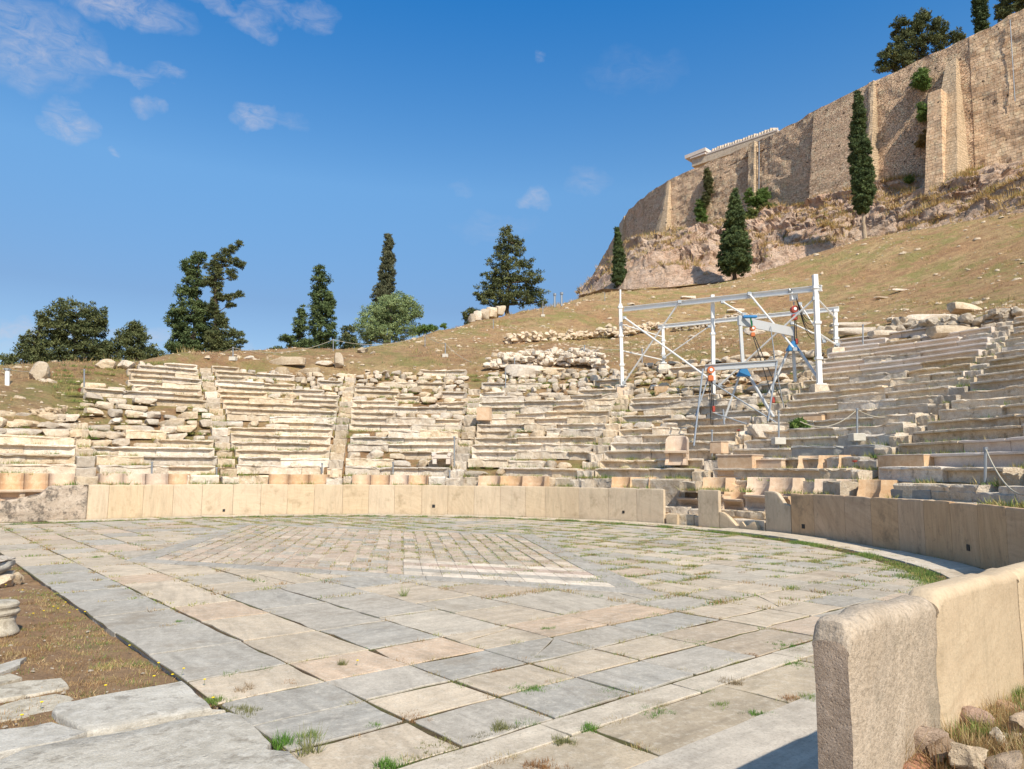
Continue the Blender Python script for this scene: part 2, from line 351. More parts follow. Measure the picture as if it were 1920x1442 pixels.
# ---------------------------------------------------------------- world
w = bpy.data.worlds.new('World'); S.world = w; w.use_nodes = True; nt = w.node_tree; nt.nodes.clear()
out = nt.nodes.new('ShaderNodeOutputWorld'); bg = nt.nodes.new('ShaderNodeBackground'); sky = nt.nodes.new('ShaderNodeTexSky')
sky.sky_type = 'NISHITA'; sky.sun_disc = False; sky.sun_elevation = SUN_EL; sky.sun_rotation = SUN_AZ; sky.altitude = 100; sky.air_density = 1.0; sky.dust_density = .8; sky.ozone_density = 3.2
bg.inputs[1].default_value = .108; g = N(nt); D = g.tc('Generated')
def cdir(px, py): d = ray(px, py); d = d/np.linalg.norm(d); return tuple(float(q) for q in d)
CL = [(60, 80, 105, 75, 1.), (10, 35, 70, 40, .8), (225, 5, 110, 32, 1.2), (150, 110, 60, 25, .7), (195, 118, 30, 12, .9), (250, 138, 45, 14, .8), (310, 140, 35, 12, .7), (130, 225, 34, 30, 1.), (105, 240, 28, 12, .6), (270, 195, 24, 20, .9), (203, 280, 14, 8, .9),
      (480, 215, 38, 22, 1.), (540, 225, 40, 16, .4), (470, 45, 40, 22, .8), (590, 38, 45, 25, .8), (530, 25, 60, 20, .6), (1005, 375, 32, 20, .85), (1100, 340, 38, 26, .4), (1020, 105, 12, 8, .5), (930, 430, 90, 30, .28), (1190, 130, 90, 40, .2), (860, 355, 25, 12, .25),
      (40, 622, 110, 16, 1.1), (20, 655, 80, 18, .5), (270, 640, 75, 16, .8), (200, 625, 60, 12, .7), (480, 655, 70, 10, .5), (410, 5, 60, 12, .7)]
acc = None
wn = nt_noisecol(nt, g, D, 26.); n = wn.node; n.inputs['Detail'].default_value = 6
Dw = g.vmath('ADD', D, g.vmath('SCALE', g.vmath('SUBTRACT', wn, (.5, .5, .5)), sc=.055))
for px, py, rx, ry, st in CL:
    d0 = np.array(cdir(px, py)); rt = np.cross(d0, (0, 0, 1)); rt /= np.linalg.norm(rt); up = np.cross(rt, d0)
    k = FPX/1. ; dd = g.vmath('SUBTRACT', Dw, tuple(d0))
    u = g.math('MULTIPLY', g.vmath('DOT_PRODUCT', dd, tuple(float(q)*k/rx for q in rt), out='Value'), 1.)
    v = g.math('MULTIPLY', g.vmath('DOT_PRODUCT', dd, tuple(float(q)*k/ry for q in up), out='Value'), 1.)
    back = g.vmath('DOT_PRODUCT', D, tuple(d0), out='Value')
    e = g.math('SUBTRACT', 1., g.math('ADD', g.math('MULTIPLY', u, u), g.math('MULTIPLY', v, v)), clamp=True)
    e = g.math('MULTIPLY', g.math('MULTIPLY', e, st), g.math('GREATER_THAN', back, 0.))
    acc = e if acc is None else g.math('MAXIMUM', acc, e)
cn = g.noise(g.map(D, (1, 1, 2.2)), 30., 10, .7, 1.1)
cf = g.math('MULTIPLY', acc, g.ramp(cn, [(.30, 0.), (.72, .9)])); cf = g.math('MULTIPLY', cf, .68, clamp=True)
hs = nt.nodes.new('ShaderNodeHueSaturation'); g._in(hs, 'Color', sky.outputs[0]); hs.inputs['Saturation'].default_value = 1.22; hs.inputs['Value'].default_value = 1.
zz_ = nt.nodes.new('ShaderNodeSeparateXYZ'); g._in(zz_, 0, D)
grad = g.ramp(zz_.outputs[2], [(0., (.55, .46, .44)), (.22, (.62, .47, .44)), (.37, (.86, .74, .66)), (.60, (.20, .62, .76)), (.72, (.78, .76, .66)), (1., (.98, .84, .66))])  # zenith above the view whitened and warmed to lift the blue shadow fill
skyc = g.mix(1., hs.outputs[0], grad, 'MULTIPLY'); skyc = g.mix(1., skyc, (2.02, 2.2, 2.2), 'MULTIPLY'); skyc = g.mix(cf, skyc, (4.9, 4.9, 5.6))
nt.links.new(skyc, bg.inputs[0]); nt.links.new(bg.outputs[0], out.inputs[0])
M['stemgreen'] = simple('stem_green', (.14, .2, .06), .8); M['yellow'] = simple('petal_yellow', (.85, .62, .02), .6, 0, .05)
# ================================================================ SETTING: terrain
WALLP = [(75., 66.5, 60.), (63.1, 83.5, 59.), (52., 98., 58.), (45.7, 108.2, 57.6), (41., 117., 57.5), (29.5, 131.6, 57.), (26.8, 140., 57.2), (25., 150., 58.), (24.6, 160., 58.), (24., 178., 58.), (23., 200., 58.), (22.6, 222., 58.), (22.4, 250, 58.)]
WPX = [2060, 1920, 1640, 1500, 1420, 1250, 1210, 1180, 1165, 1140, 1115, 1100, 1085]
BPX = [2060, 1920, 1800, 1770, 1700, 1640, 1530, 1500, 1420, 1330, 1260, 1215, 1175, 1150, 1120, 1100, 1085]
BPY = [300, 308, 332, 334, 342, 350, 380, 388, 408, 436, 462, 474, 497, 520, 545, 556, 560]
CLP = [(1085, 572, 110), (1130, 552, 100), (1170, 549, 94), (1250, 541, 90), (1340, 531, 88), (1410, 518, 88), (1500, 487, 88), (1620, 463, 86), (1700, 445, 82), (1800, 427, 76), (1920, 400, 68), (2080, 372, 58), (2250, 350, 52)]
ctrl = []
for ph in range(-95, 139, 13):
    for r in (14., 19., 24., 27.):
        x, y = pos(ph, r); z = cavz(r)-.15
        if ph < -40 and r > 22: z -= (r-22)*.22
        ctrl.append((float(x), float(y), z))
crest = [(-130, 716, 30), (0, 706, 34), (120, 696, 36), (240, 688, 39), (400, 675, 45), (520, 668, 48), (650, 656, 52), (780, 633, 58), (880, 607, 63), (960, 590, 67), (1050, 571, 72), (1100, 560, 78)]
for px, py, Y in crest:
    p = gy(px, py, Y); ctrl.append(tuple(p)); ctrl.append((p[0]*1.2, p[1]*1.2, p[2]-1.5)); ctrl.append((p[0]*1.7, p[1]*1.7, p[2]-9)); ctrl.append((p[0]*2.6, p[1]*2.6, p[2]-14))
for px, py, Y in CLP[1:]: ctrl.append(tuple(gy(px, py, Y)))
for px, py, Y in [(1007, 640, 53), (1250, 600, 62), (1250, 645, 47), (1600, 560, 58), (1900, 520, 46), (1750, 600, 40), (1750, 520, 58), (1100, 610, 60), (1420, 570, 66), (800, 650, 50)]: ctrl.append(tuple(gy(px, py, Y)))
for i in range(0, len(WALLP), 1): ctrl.append((WALLP[i][0], WALLP[i][1], 24. if i < 6 else 16.))
ctrl.append((100, 100, 30)); ctrl.append((60, 20, 12)); ctrl.append((-60, 10, 4)); ctrl.append((45, 5, 7.)); ctrl.append((60, 160, 26)); ctrl.append((0, 200, 4))
CT = np.array(ctrl)
def _k(d2): return .5*d2*np.log(d2+1e-9)
_P = CT[:, :2]/50.; _n = len(_P); _d = ((_P[:, None]-_P[None])**2).sum(-1)
_A = np.zeros((_n+3, _n+3)); _A[:_n, :_n] = _k(_d)+np.eye(_n)*2e-3; _A[:_n, _n] = 1; _A[:_n, _n+1:] = _P; _A[_n, :_n] = 1; _A[_n+1:, :_n] = _P.T
_w = np.linalg.solve(_A, np.r_[CT[:, 2], 0, 0, 0])
def tps(x, y):
    x = np.asarray(x, float); y = np.asarray(y, float); sh = x.shape; q = np.stack([x.ravel(), y.ravel()], 1)/50.; o = np.zeros(len(q))
    for i in range(0, len(q), 4000):
        d = ((q[i:i+4000, None]-_P[None])**2).sum(-1); o[i:i+4000] = _k(d)@_w[:_n]+_w[_n]+q[i:i+4000]@_w[_n+1:]
    return o.reshape(sh)
def rtop(phi):   # radius up to which the seat steps keep the soil low
    return np.interp(phi, [-100, -47, -45, -30, -25, -10, 5, 25, 45, 60, 70, 100, 140], [16.6, 16.6, 21., 25., 25., 25., 26., 25.5, 26., 27., 27., 25., 20.])
def ground(x, y):
    x = np.asarray(x, float); y = np.asarray(y, float)
    a = x*E1[0]+y*E1[1]; b = x*E2[0]+y*E2[1]; ca, cb = C@E1, C@E2
    r = np.where(b > cb, np.hypot(x-C[0], y-C[1]), np.abs(a-ca))
    phi = np.where(b > cb, np.degrees(np.arctan2(x-C[0], y-C[1])), np.where(a > ca, PHI0-(cb-b)/13*57.3, PHI1+(cb-b)/13*57.3))
    t = tps(x, y); bump = fbm(x*.35, y*.35, 0, 5)*.16+fbm(x*1.6, y*1.6, 3., 3)*.035
    rt = rtop(phi); prof = np.where(r < 13.15, np.where(r < 12.75, .22, .42), cavz(r)-.41)
    k = np.clip((r-rt)/1.6, 0, 1); k = k*k*(3-2*k)
    return prof*(1-k)+(t+bump)*k+np.where(r < rt, fbm(x*1.4, y*1.4, 9., 2)*.04, 0)
def hit(px, py, t0=8., t1=160., f=None, n=1800):
    f = f or ground; d = ray(px, py); t = np.geomspace(t0, t1, n); P = d[None]*t[:, None]+[0, 0, EYE]; g_ = f(P[:, 0], P[:, 1]); i = np.argmax(P[:, 2] < g_)
    return np.array([P[i, 0], P[i, 1], g_[i]])
# hillside sheet: fine polar grid round the orchestra
rr = np.r_[12.27, np.arange(12.5, 34, .32), np.geomspace(34.3, 330, 150)]; ph = np.r_[np.arange(-100, -60, 1.), np.arange(-60, 100, .36), np.arange(100, 151, 1.)]
RR, PP = np.meshgrid(rr, ph, indexing='ij'); X, Y = pos(PP, RR); Z = ground(X, Y)
struct('hillside', np.stack([X, Y, Z], -1).reshape(-1, 3), grid_faces(len(rr), len(ph))[:, ::-1], M['hill'], smooth=True)
g0 = 2500.; struct('ground', [(-g0, -g0, -.35), (g0, -g0, -.35), (g0, g0, -.35), (-g0, g0, -.35)], [(0, 1, 2, 3)], M['earth'])
# orchestra bed under the paving
ca, cb = float(C@E1), float(C@E2)
th = np.linspace(0, pi, 60); bed = [AB(ca+12.2*cos(t), cb+12.2*sin(t), -.010) for t in th]+[AB(ca-12.2, 1.82, -.010), AB(ca+12.2, 1.82, -.010)]
struct('orchestra_bed', bed, [tuple(range(len(bed)))[::-1]], M['joint'])
u = np.linspace(1.0, 30, 200); v = np.linspace(-6, 1.93, 90); U, Vv = np.meshgrid(u, v, indexing='ij')
Zs = -.03+.022*fbm(U*1.3, Vv*1.3, 0, 4)+.012*fbm(U*7, Vv*7, 4, 2)+.05*np.clip((1.6-Vv)/2, 0, 1)-.012*np.clip((Vv-1.55)/.3, 0, 1)
P3 = E1[None, None]*U[..., None]+E2[None, None]*Vv[..., None]
struct('earth_strip', np.concatenate([P3, Zs[..., None]], -1).reshape(-1, 3), grid_faces(200, 90)[:, ::-1], M['earth'], smooth=True)
def bank(a, b):
    z = .60*np.clip((b-2.33-.12*vn(a*3, b*3))/.38, 0, 1)**.7+.05*np.clip(-a, 0, 8)-.04*np.clip(b-3, 0, 2); z = z+.05*fbm(a*2, b*2, 1, 4)*(z > .05)
    z = z-np.clip((.3-a)/.35, 0, 1)*.40*np.clip((3.1-b)/.6, 0, 1)
    return z
u = np.linspace(-7, 1.12, 150); v = np.linspace(-5, 12, 300); U, Vv = np.meshgrid(u, v, indexing='ij'); Zs = bank(U, Vv)-.03
P3 = E1[None, None]*U[..., None]+E2[None, None]*Vv[..., None]
struct('earth_bank', np.concatenate([P3, Zs[..., None]], -1).reshape(-1, 3), grid_faces(150, 300)[:, ::-1], M['earth'], smooth=True)

# ================================================================ paving of the orchestra
def clip(poly, nx, ny, d):   # keep nx*x+ny*y <= d
    o = []; n = len(poly)
    for i in range(n):
        p, q = poly[i], poly[(i+1) % n]; a = nx*p[0]+ny*p[1]-d; b = nx*q[0]+ny*q[1]-d
        if a <= 0: o.append(p)
        if (a < 0 < b) or (b < 0 < a): t = a/(a-b); o.append((p[0]+t*(q[0]-p[0]), p[1]+t*(q[1]-p[1])))
    return o
class Pave:
    def __init__(s): s.V = []; s.F = []; s.c = []; s.uv = []
    def add(s, poly, z, col, gap=.012, ang=0., wob=.006, tilt=.002, sub=False):
        gap = gap*RNG.uniform(.65, 1.2) if gap > .008 else gap
        if len(poly) < 3: return
        P = np.array(poly); area = .5*abs(np.sum(P[:, 0]*np.roll(P[:, 1], -1)-np.roll(P[:, 0], -1)*P[:, 1]))
        if area < .01: return
        c = P.mean(0); near = c[0]+c[1] < 15 and area > .15 and gap > .008
        if near and not sub and len(P) == 4 and RNG.random() < .14:
            t_ = RNG.uniform(0, 6.3); nx, ny = cos(t_), sin(t_); d_ = nx*c[0]+ny*c[1]+RNG.normal()*.05; A_ = clip([tuple(q) for q in P], nx, ny, d_); B_ = clip([tuple(q) for q in P], -nx, -ny, -d_)
            for Q_ in (A_, B_): s.add(Q_, z+RNG.normal()*.001, col, .006, ang, wob, tilt, True)
            return
        if near and RNG.random() < .22:
            k_ = RNG.integers(len(P)); e0 = P[k_-1]-P[k_]; e1_ = P[(k_+1) % len(P)]-P[k_]; a_ = P[k_]+e0/np.linalg.norm(e0)*RNG.uniform(.02, .05); b_ = P[k_]+e1_/np.linalg.norm(e1_)*RNG.uniform(.02, .06)
            P = np.vstack([P[:k_], [a_, b_], P[k_+1:]])
        sg = np.sum(P[:, 0]*np.roll(P[:, 1], -1)-np.roll(P[:, 0], -1)*P[:, 1])
        if sg < 0: P = P[::-1]
        Q = []
        for i in range(len(P)):
            p, q = P[i], P[(i+1) % len(P)]; L = np.linalg.norm(q-p); m = max(1, int(L/.22)) if c[0]+c[1] < 14 else 1
            for k in range(m): Q.append(p+(q-p)*k/m)
        Q = np.array(Q); dv = c-Q; L = np.linalg.norm(dv, axis=1, keepdims=True)
        nrm = np.zeros_like(Q)
        for i in range(len(Q)):
            t = Q[(i+1) % len(Q)]-Q[i-1]; t = t/(np.linalg.norm(t)+1e-9); nrm[i] = (-t[1], t[0])
        Q = Q+nrm*(gap*1.2+wob*RNG.normal(size=(len(Q), 1)))
        tx, ty = RNG.normal(size=2)*tilt; zz = z+(Q[:, 0]-c[0])*tx+(Q[:, 1]-c[1])*ty; n = len(Q); b0 = len(s.V)
        bev = Q+nrm*.005; o = RNG.random(2)*50; ca_, sa_ = cos(ang), sin(ang)
        for (qq, z_) in ((Q, zz-.07), (Q, zz-.004), (bev, zz)):
            for i in range(n):
                w_ = E1*qq[i, 0]+E2*qq[i, 1]; s.V.append((w_[0], w_[1], z_[i])); s.c.append(col); d = qq[i]-c; s.uv.append((d[0]*ca_+d[1]*sa_+o[0], -d[0]*sa_+d[1]*ca_+o[1]))
        for l in (0, 1):
            for i in range(n): j = (i+1) % n; s.F.append((b0+l*n+j, b0+l*n+i, b0+l*n+n+i, b0+l*n+n+j))
        s.F.append(tuple(b0+2*n+i for i in range(n))[::-1])
pv = Pave(); PAL = [(.43, .405, .37), (.385, .375, .355), (.455, .415, .36), (.545, .46, .365), (.56, .475, .375), (.47, .385, .30), (.53, .415, .325), (.43, .385, .33)]
PALW = [.20, .11, .15, .17, .13, .09, .07, .08]
def pcol(k=None):
    c = np.array(PAL[RNG.choice(len(PAL), p=PALW)] if k is None else k); c = c*.9+np.array((.455, .405, .34))*.1; return tuple(np.clip(c*np.array((1.03, .99, .93))*(1+RNG.normal()*.06), .03, .9))
WEED = []   # points along joints where weeds root
def stad(poly, Rr, n=40):
    for t in np.linspace(0, pi, n): 
        nx, ny = cos(t), sin(t); poly = clip(poly, nx, ny, nx*ca+ny*cb+Rr)
    return poly
# grid slabs: courses run along b between the a lines; long strips beside the earth
def addgrid(a0, a1, b0, b1, **k):
    P = [(a0, b0), (a1, b0), (a1, b1), (a0, b1)]; P = stad(P, 10.75)
    if len(P) < 3: return
    pv.add(P, .000+RNG.normal()*.0022, pcol(k.get('col')), ang=k.get('ang', RNG.choice([0, pi/2, pi/2, .3])), gap=k.get('gap', .015), wob=.009)
    dens = 1.4 if (a0 > 4 and b0 > 5) else .34
    for s_ in range(int((a1-a0+b1-b0)*10*dens)+1):
        t = RNG.random()
        WEED.append((a0+(a1-a0)*t, b1, 0) if RNG.random() < .5 else (a1, b0+(b1-b0)*t, 0))
BL, CRM, ORG, PNK, GRY = (.375, .37, .355), (.56, .475, .375), (.57, .43, .32), (.50, .40, .33), (.43, .405, .37)
NEAR = {(5.02, 2.6): ORG, (5.02, 3.33): ORG, (5.02, 4.1): CRM, (5.02, 4.86): ORG, (5.02, 5.72): ORG, (4.45, 1.82): BL, (4.45, 2.6): GRY, (4.45, 3.33): BL, (4.45, 4.1): BL, (4.45, 4.86): GRY, (4.45, 5.72): BL, (3.93, 1.82): BL, (3.93, 2.6): CRM, (3.93, 3.33): CRM, (3.93, 4.1): CRM, (3.93, 4.86): CRM, (3.38, 1.82): CRM, (3.38, 2.6): GRY, (3.38, 3.33): BL, (3.38, 4.1): BL, (5.02, 1.82): CRM}
bs = [1.82, 2.6, 3.33, 4.1, 4.86, 5.72, 6.85, 7.8]
while bs[-1] < 17.5: bs.append(bs[-1]+RNG.uniform(.62, .86))
for j in range(len(bs)-1):
    b0, b1 = bs[j], bs[j+1]
    aj = [3.38, 3.93, 4.45, 5.02, 5.66]
    if j == 0: aj += [6.65, 7.75, 8.7, 9.6, 10.6, 11.5]
    elif j == 1: aj += [6.64, 7.76, 8.74, 10.87]
    while aj[-1] < 24.3: aj.append(aj[-1]+(RNG.uniform(.75, 1.5) if b0 < 7 else RNG.uniform(.5, 1.05)))
    jit = 0
    for i in range(len(aj)-1):
        key = (aj[i], b0); col = NEAR.get(key)
        if j == 0 and 5.5 < aj[i] < 13: col = BL if RNG.random() < .8 else GRY
        if j == 1 and 5.5 < aj[i] < 15: col = CRM if RNG.random() < .7 else ORG
        addgrid(aj[i], aj[i+1], b0, b1, col=col)
# kerb strip, rough slabs and the smooth gutter slab by the near parapet
b = 1.9
while b < 9.5: e = b+RNG.uniform(1.1, 1.7); pv.add(stad([(3.09, b), (3.365, b), (3.365, e), (3.09, e)], 10.75), .004, pcol((.58, .52, .44)), ang=pi/2); WEED += [(3.1, RNG.uniform(b, e), 0) for _ in range(9)]+[(3.4, RNG.uniform(b, e), 0) for _ in range(7)]; b = e
b = 1.75
for e in (2.55, 3.35, 4.75, 5.9, 7.0): pv.add([(2.56, b), (3.1, b), (3.1, e), (2.56, e)], -.001, pcol((.42, .355, .27)), ang=pi/2, wob=.012); WEED += [(RNG.uniform(2.56, 3.1), e, 0) for _ in range(4)]; b = e
b = .6
for e in (3.05, 4.35, 5.5, 6.09): pv.add([(1.19, b), (2.56, b), (2.56, e), (1.19, e)], .014, (.52, .465, .395), ang=pi/2, gap=.003, wob=.002, tilt=.001); b = e
# curved gutter slabs all round below the parapet
def ringpt(phi, r): x, y = pos(phi, r); q = np.array([float(x), float(y)]); return (q@E1, q@E2)
ph_ = 138.8
while ph_ > -62:
    e = ph_-RNG.uniform(4., 6.5); n = 4; k = RNG.random()
    inner = 11.15; outer = 12.07
    if 88 < ph_ < 102: col = (.60, .53, .44)
    else: col = pcol((.60, .52, .42))
    poly = [ringpt(ph_+(e-ph_)*t/n, outer) for t in range(n+1)]+[ringpt(e+(ph_-e)*t/n, inner) for t in range(n+1)]
    pv.add(poly, .006+RNG.normal()*.008+(.03 if 60 < ph_ < 80 else 0), col, gap=.010, ang=radians(ph_), tilt=.006 if ph_ > 60 else .003)
    WEED += [(*ringpt(RNG.uniform(e, ph_), 12.08), 0) for _ in range(5)]
    ph_ = e
# rhombus inlaid in the middle: border slabs and small tiles laid parallel to its sides
RV = [np.array(q) for q in ((13.5, 3.22), (5.72, 7.55), (13.3, 12.35), (21., 8.)) ]
def rh(u, v): return RV[0]*(1-u)*(1-v)+RV[1]*u*(1-v)+RV[2]*u*v+RV[3]*(1-u)*v   # u towards the near right corner, v away
nu, nv = 25, 22; bw = .052
def quad(u0, u1, v0, v1): return [tuple(rh(u0, v0)), tuple(rh(u1, v0)), tuple(rh(u1, v1)), tuple(rh(u0, v1))]
for side in range(4):
    t = 0.
    while t < .99:
        e = min(1, t+RNG.uniform(.12, .2)); e = 1 if e > .93 else e
        t0, e0 = (max(t, 0), min(e, 1)) if side % 2 == 0 else (max(t, bw), min(e, 1-bw))
        q = [quad(t0, e0, 0, bw), quad(0, bw, t0, e0), quad(t0, e0, 1-bw, 1), quad(1-bw, 1, t0, e0)][(0, 1, 2, 3)[side]]
        pv.add(q, .012, pcol((.36, .35, .335)), ang=pi/4); t = e
du = (1-2*bw)/nu; dv = (1-2*bw)/nv
for i in range(nu):
    u0, u1 = bw+i*du, bw+(i+1)*du; off = RNG.random()*dv; v = bw
    first = True
    while v < 1-bw-1e-4:
        inl = .56 < u0 and v < .25
        st = dv*(1. if inl else RNG.uniform(.8, 1.45)); e = v+st
        if first and not inl: e = v+off+.3*dv
        first = False
        if e > 1-bw-.3*dv: e = 1-bw
        if inl:
            k = int(round((v-bw)/dv)); col = [(.80, .71, .61), (.40, .38, .35), (.80, .70, .61), (.52, .39, .33), (.76, .67, .57)][k % 5]; gp = .002
        else:
            col = PAL[RNG.choice(8)] if RNG.random() < .35 else ((.53, .41, .33) if RNG.random() < .6 else (.60, .50, .41)); gp = .030
        pv.add(quad(u0, u1, v, e), .013+(0 if inl else RNG.normal()*.002), pcol(tuple(np.array(col)*(1. if inl else RNG.uniform(.84, 1.1)))), gap=gp, wob=.001 if inl else .005, ang=RNG.choice([.5, 2.1]))
        if not inl:
            for _ in range(3):
                if RNG.random() < .8: q = rh(u0+du*RNG.random(), e) if RNG.random() < .3 else rh(u1, RNG.uniform(v, e)); WEED.append((q[0], q[1], 1))
        v = e
struct('orchestra_paving', pv.V, pv.F, M['paving'], col=np.array(pv.c), uv=np.array(pv.uv))

# ================================================================ the marble parapet round the orchestra
SLABN = [0]
def slab_mesh(name, phs, parent, ztop=1.06, zb=-.06, r0=R, th_=.13, mat=None, topf=None, big=False, fullround=.05):
    n = max(3, int(abs(phs[1]-phs[0])*2)+1) if not big else 34
    ps = np.linspace(phs[0], phs[1], n); secs = []; uvs = []
    ang = RNG.choice([0, pi/2, pi/2, pi/2+.15, .7, 2.2, -.3]); ca_, sa_ = cos(ang), sin(ang)
    hh = np.linspace(zb, ztop-fullround, 20 if big else 5)
    for ip, p in enumerate(ps):
        zt = ztop if topf is None else topf((p-phs[0])/(phs[1]-phs[0])); sc = (zt-zb)/(ztop-zb)
        e = .010 if (ip in (0, n-1)) else 0.
        pr = [(r0+e*.7, h) for h in hh]+([(r0+.004, ztop-.02), (r0+.012, ztop-.006), (r0+.03, ztop)]+[(r0+th_-fullround+fullround*sin(q), ztop-fullround+fullround*cos(q)) for q in np.linspace(.05, 1.5, 8)])+[(r0+th_-e*.7, h) for h in hh[::-1]]
        sec = []
        for k, (r_, z_) in enumerate(pr):
            zz = zb+(z_-zb)*sc-(e if z_ > ztop-.05 else 0); x, y = pos(p, r_)
            sec.append((float(x), float(y), zz)); s_ = (p-PHI1)*.21; uvs.append((s_*ca_+zz*sa_+SLABN[0]*3.3, -s_*sa_+zz*ca_+r_))
        secs.append(sec)
    secs = np.array(secs); SLABN[0] += 1; V, F = loft(secs)
    am = .004 if big else .008; fr = 7. if big else 3.; V = V.copy()
    d = fbm(V[:, 0]*fr, V[:, 1]*fr, V[:, 2]*fr, 3)*am; topm = V[:, 2] > ztop-.12
    V[:, 2] += np.clip((V[:, 2]-ztop+.2)/.2, 0, 1)*(d*.5-np.clip(vn(V[:, 0]*3.2, V[:, 1]*3.2, 5.)-.35, 0, 1)*.035)
    V[:, 0] += d*.6; V[:, 1] -= d*.6
    if big:
        cm = V.mean(0); chp = np.clip(vn(V[:, 0]*9, V[:, 1]*9, V[:, 2]*6+SLABN[0])-.45, 0, 1)*np.clip((V[:, 2]-ztop+.12)/.1, 0, 1)*.05; V[:, 2] -= chp
    return obj(name, V, F, mat or M['slab'], parent, smooth=False, uv=np.array(uvs))
def shade(o, ang=35):
    me = o.data; me.polygons.foreach_set('use_smooth', np.ones(len(me.polygons), bool))
    me.set_sharp_from_angle(angle=radians(ang))
def base_of(phi, r=R): x, y = pos(phi, r); return (float(x), float(y), 0.)
def pxphi(px, r=R, z=1.0):
    return az_px(px, r, z)
# far left and middle run
bl = thing('parapet_wall', 'long curved marble parapet of upright slabs along the far side of the orchestra', 'parapet wall', base_of(0))
BX = [172, 208, 270, 326, 380, 438, 490, 540, 590, 643, 692, 740, 791, 840, 889, 938, 985, 1022, 1085, 1140, 1193, 1243]
for i in range(len(BX)-1):
    p0, p1 = pxphi(BX[i]), pxphi(BX[i+1]); g_ = .02
    o = slab_mesh('marble_slab', (p0+g_, p1-g_), bl, 1.05+RNG.normal()*.004); shade(o)
def hole(phi, z, s, parent, r=R):
    x, y = pos(phi, r-.004); mb = MB(); mb.box((float(x), float(y), z), (s, .02, s*1.1), rz=-radians(phi), bev=.008); return mb.build('drain_hole', M['dark'], parent)  # dark plate on the slab face, painted shade for the depth of the hole
for px, py, s in ((420, 957, .08), (813, 949, .10), (1169, 960, .08)):
    ph0 = pxphi(px, z=.3); x, y = pos(ph0, R); z = float(gy(px, py, float(y))[2]); hole(ph0, z, s, bl)
# eroded lump at its left end
lump = thing('eroded_parapet_block', 'eroded lichen stained parapet slab sloping down at the far left end of the wall', 'parapet slab', base_of(-48))
n = 40; ps = np.linspace(-58, pxphi(171), n); secs = []
for i, p in enumerate(ps):
    t = (p-ps[0])/(ps[-1]-ps[0]); zt = np.interp(t, [0, .12, .35, .55, .62, 1.], [.12, .55, .66, .80, 1.0, 1.03]); sec = []
    L = [(0, z) for z in np.linspace(0, 1, 12)]+[(.35, 1.02), (.7, 1.)]+[(1, z) for z in np.linspace(.96, 0, 12)]
    for (q, z) in L:
        thk = .16+.10*(1-z); rr_ = R-.05*(1-z)*1.2+thk*q; x, y = pos(p, rr_); w_ = fbm(p*.5, z*4+9, q*3, 4)*.05; x2, y2 = pos(p, rr_+w_*1.); sec.append((float(x2), float(y2), -.06+zt*z+.06*z+w_*.4*z))
    secs.append(sec)
V, F = loft(np.array(secs)); obj('block', V, F, M['lump'], lump, smooth=True)
# isolated slabs and the right run
def single(px0, px1, label, topf=None, zt=1.05, name='parapet_slab'):
    p0, p1 = pxphi(px0), pxphi(px1); o = slab_mesh(name, (p0, p1), None, zt, topf=topf); shade(o); tag(o, label, 'parapet slab'); return o
single(1308, 1346, 'single upright marble slab standing alone in the gap of the far parapet', zt=1.06)
single(1347, 1383, 'low broken parapet slab sloping down beside the lone upright slab', topf=lambda t: np.interp(t, [0, .25, .6, .85, 1], [.46, .44, .26, .1, .1]))
single(1384, 1418, 'low jagged stump of a parapet slab between the two standing slabs', topf=lambda t: np.interp(t, [0, .15, .3, .5, .7, .85, 1], [.2, .24, .1, .14, .24, .26, .1]))
single(1248, 1268, 'low broken stone stump at the right end of the long parapet', topf=lambda t: .26+.05*t)
single(1433, 1480, 'upright marble slab with a notched top right corner at the start of the right parapet', topf=lambda t: np.interp(t, [0, .45, .60, .72, 1], [1.08, 1.08, .95, .78, .74]))
br = thing('parapet_wall', 'curved marble parapet on the right side whose inner face lies in shade', 'parapet wall', base_of(80))
BX2 = [1481, 1523, 1581, 1630, 1680, 1728, 1778, 1828, 1880, 1921]; pr_ = [pxphi(q) for q in BX2]
p = pr_[-1]
while p < 136: p += 4.9; pr_.append(p)
pr_.append(PHI1)
for i in range(len(pr_)-1):
    if pr_[i+1]-pr_[i] < 1: continue
    o = slab_mesh('marble_slab', (pr_[i]+.02, pr_[i+1]-.02), br, 1.05+RNG.normal()*.006, mat=M['slab_shaded']); shade(o)
for px, py, s in ((1505, 987, .10), (1811, 1027, .10)):
    ph0 = pxphi(px, z=.3); x, y = pos(ph0, R); z = float(gy(px, py, float(y))[2]); hole(ph0, z, s, br)
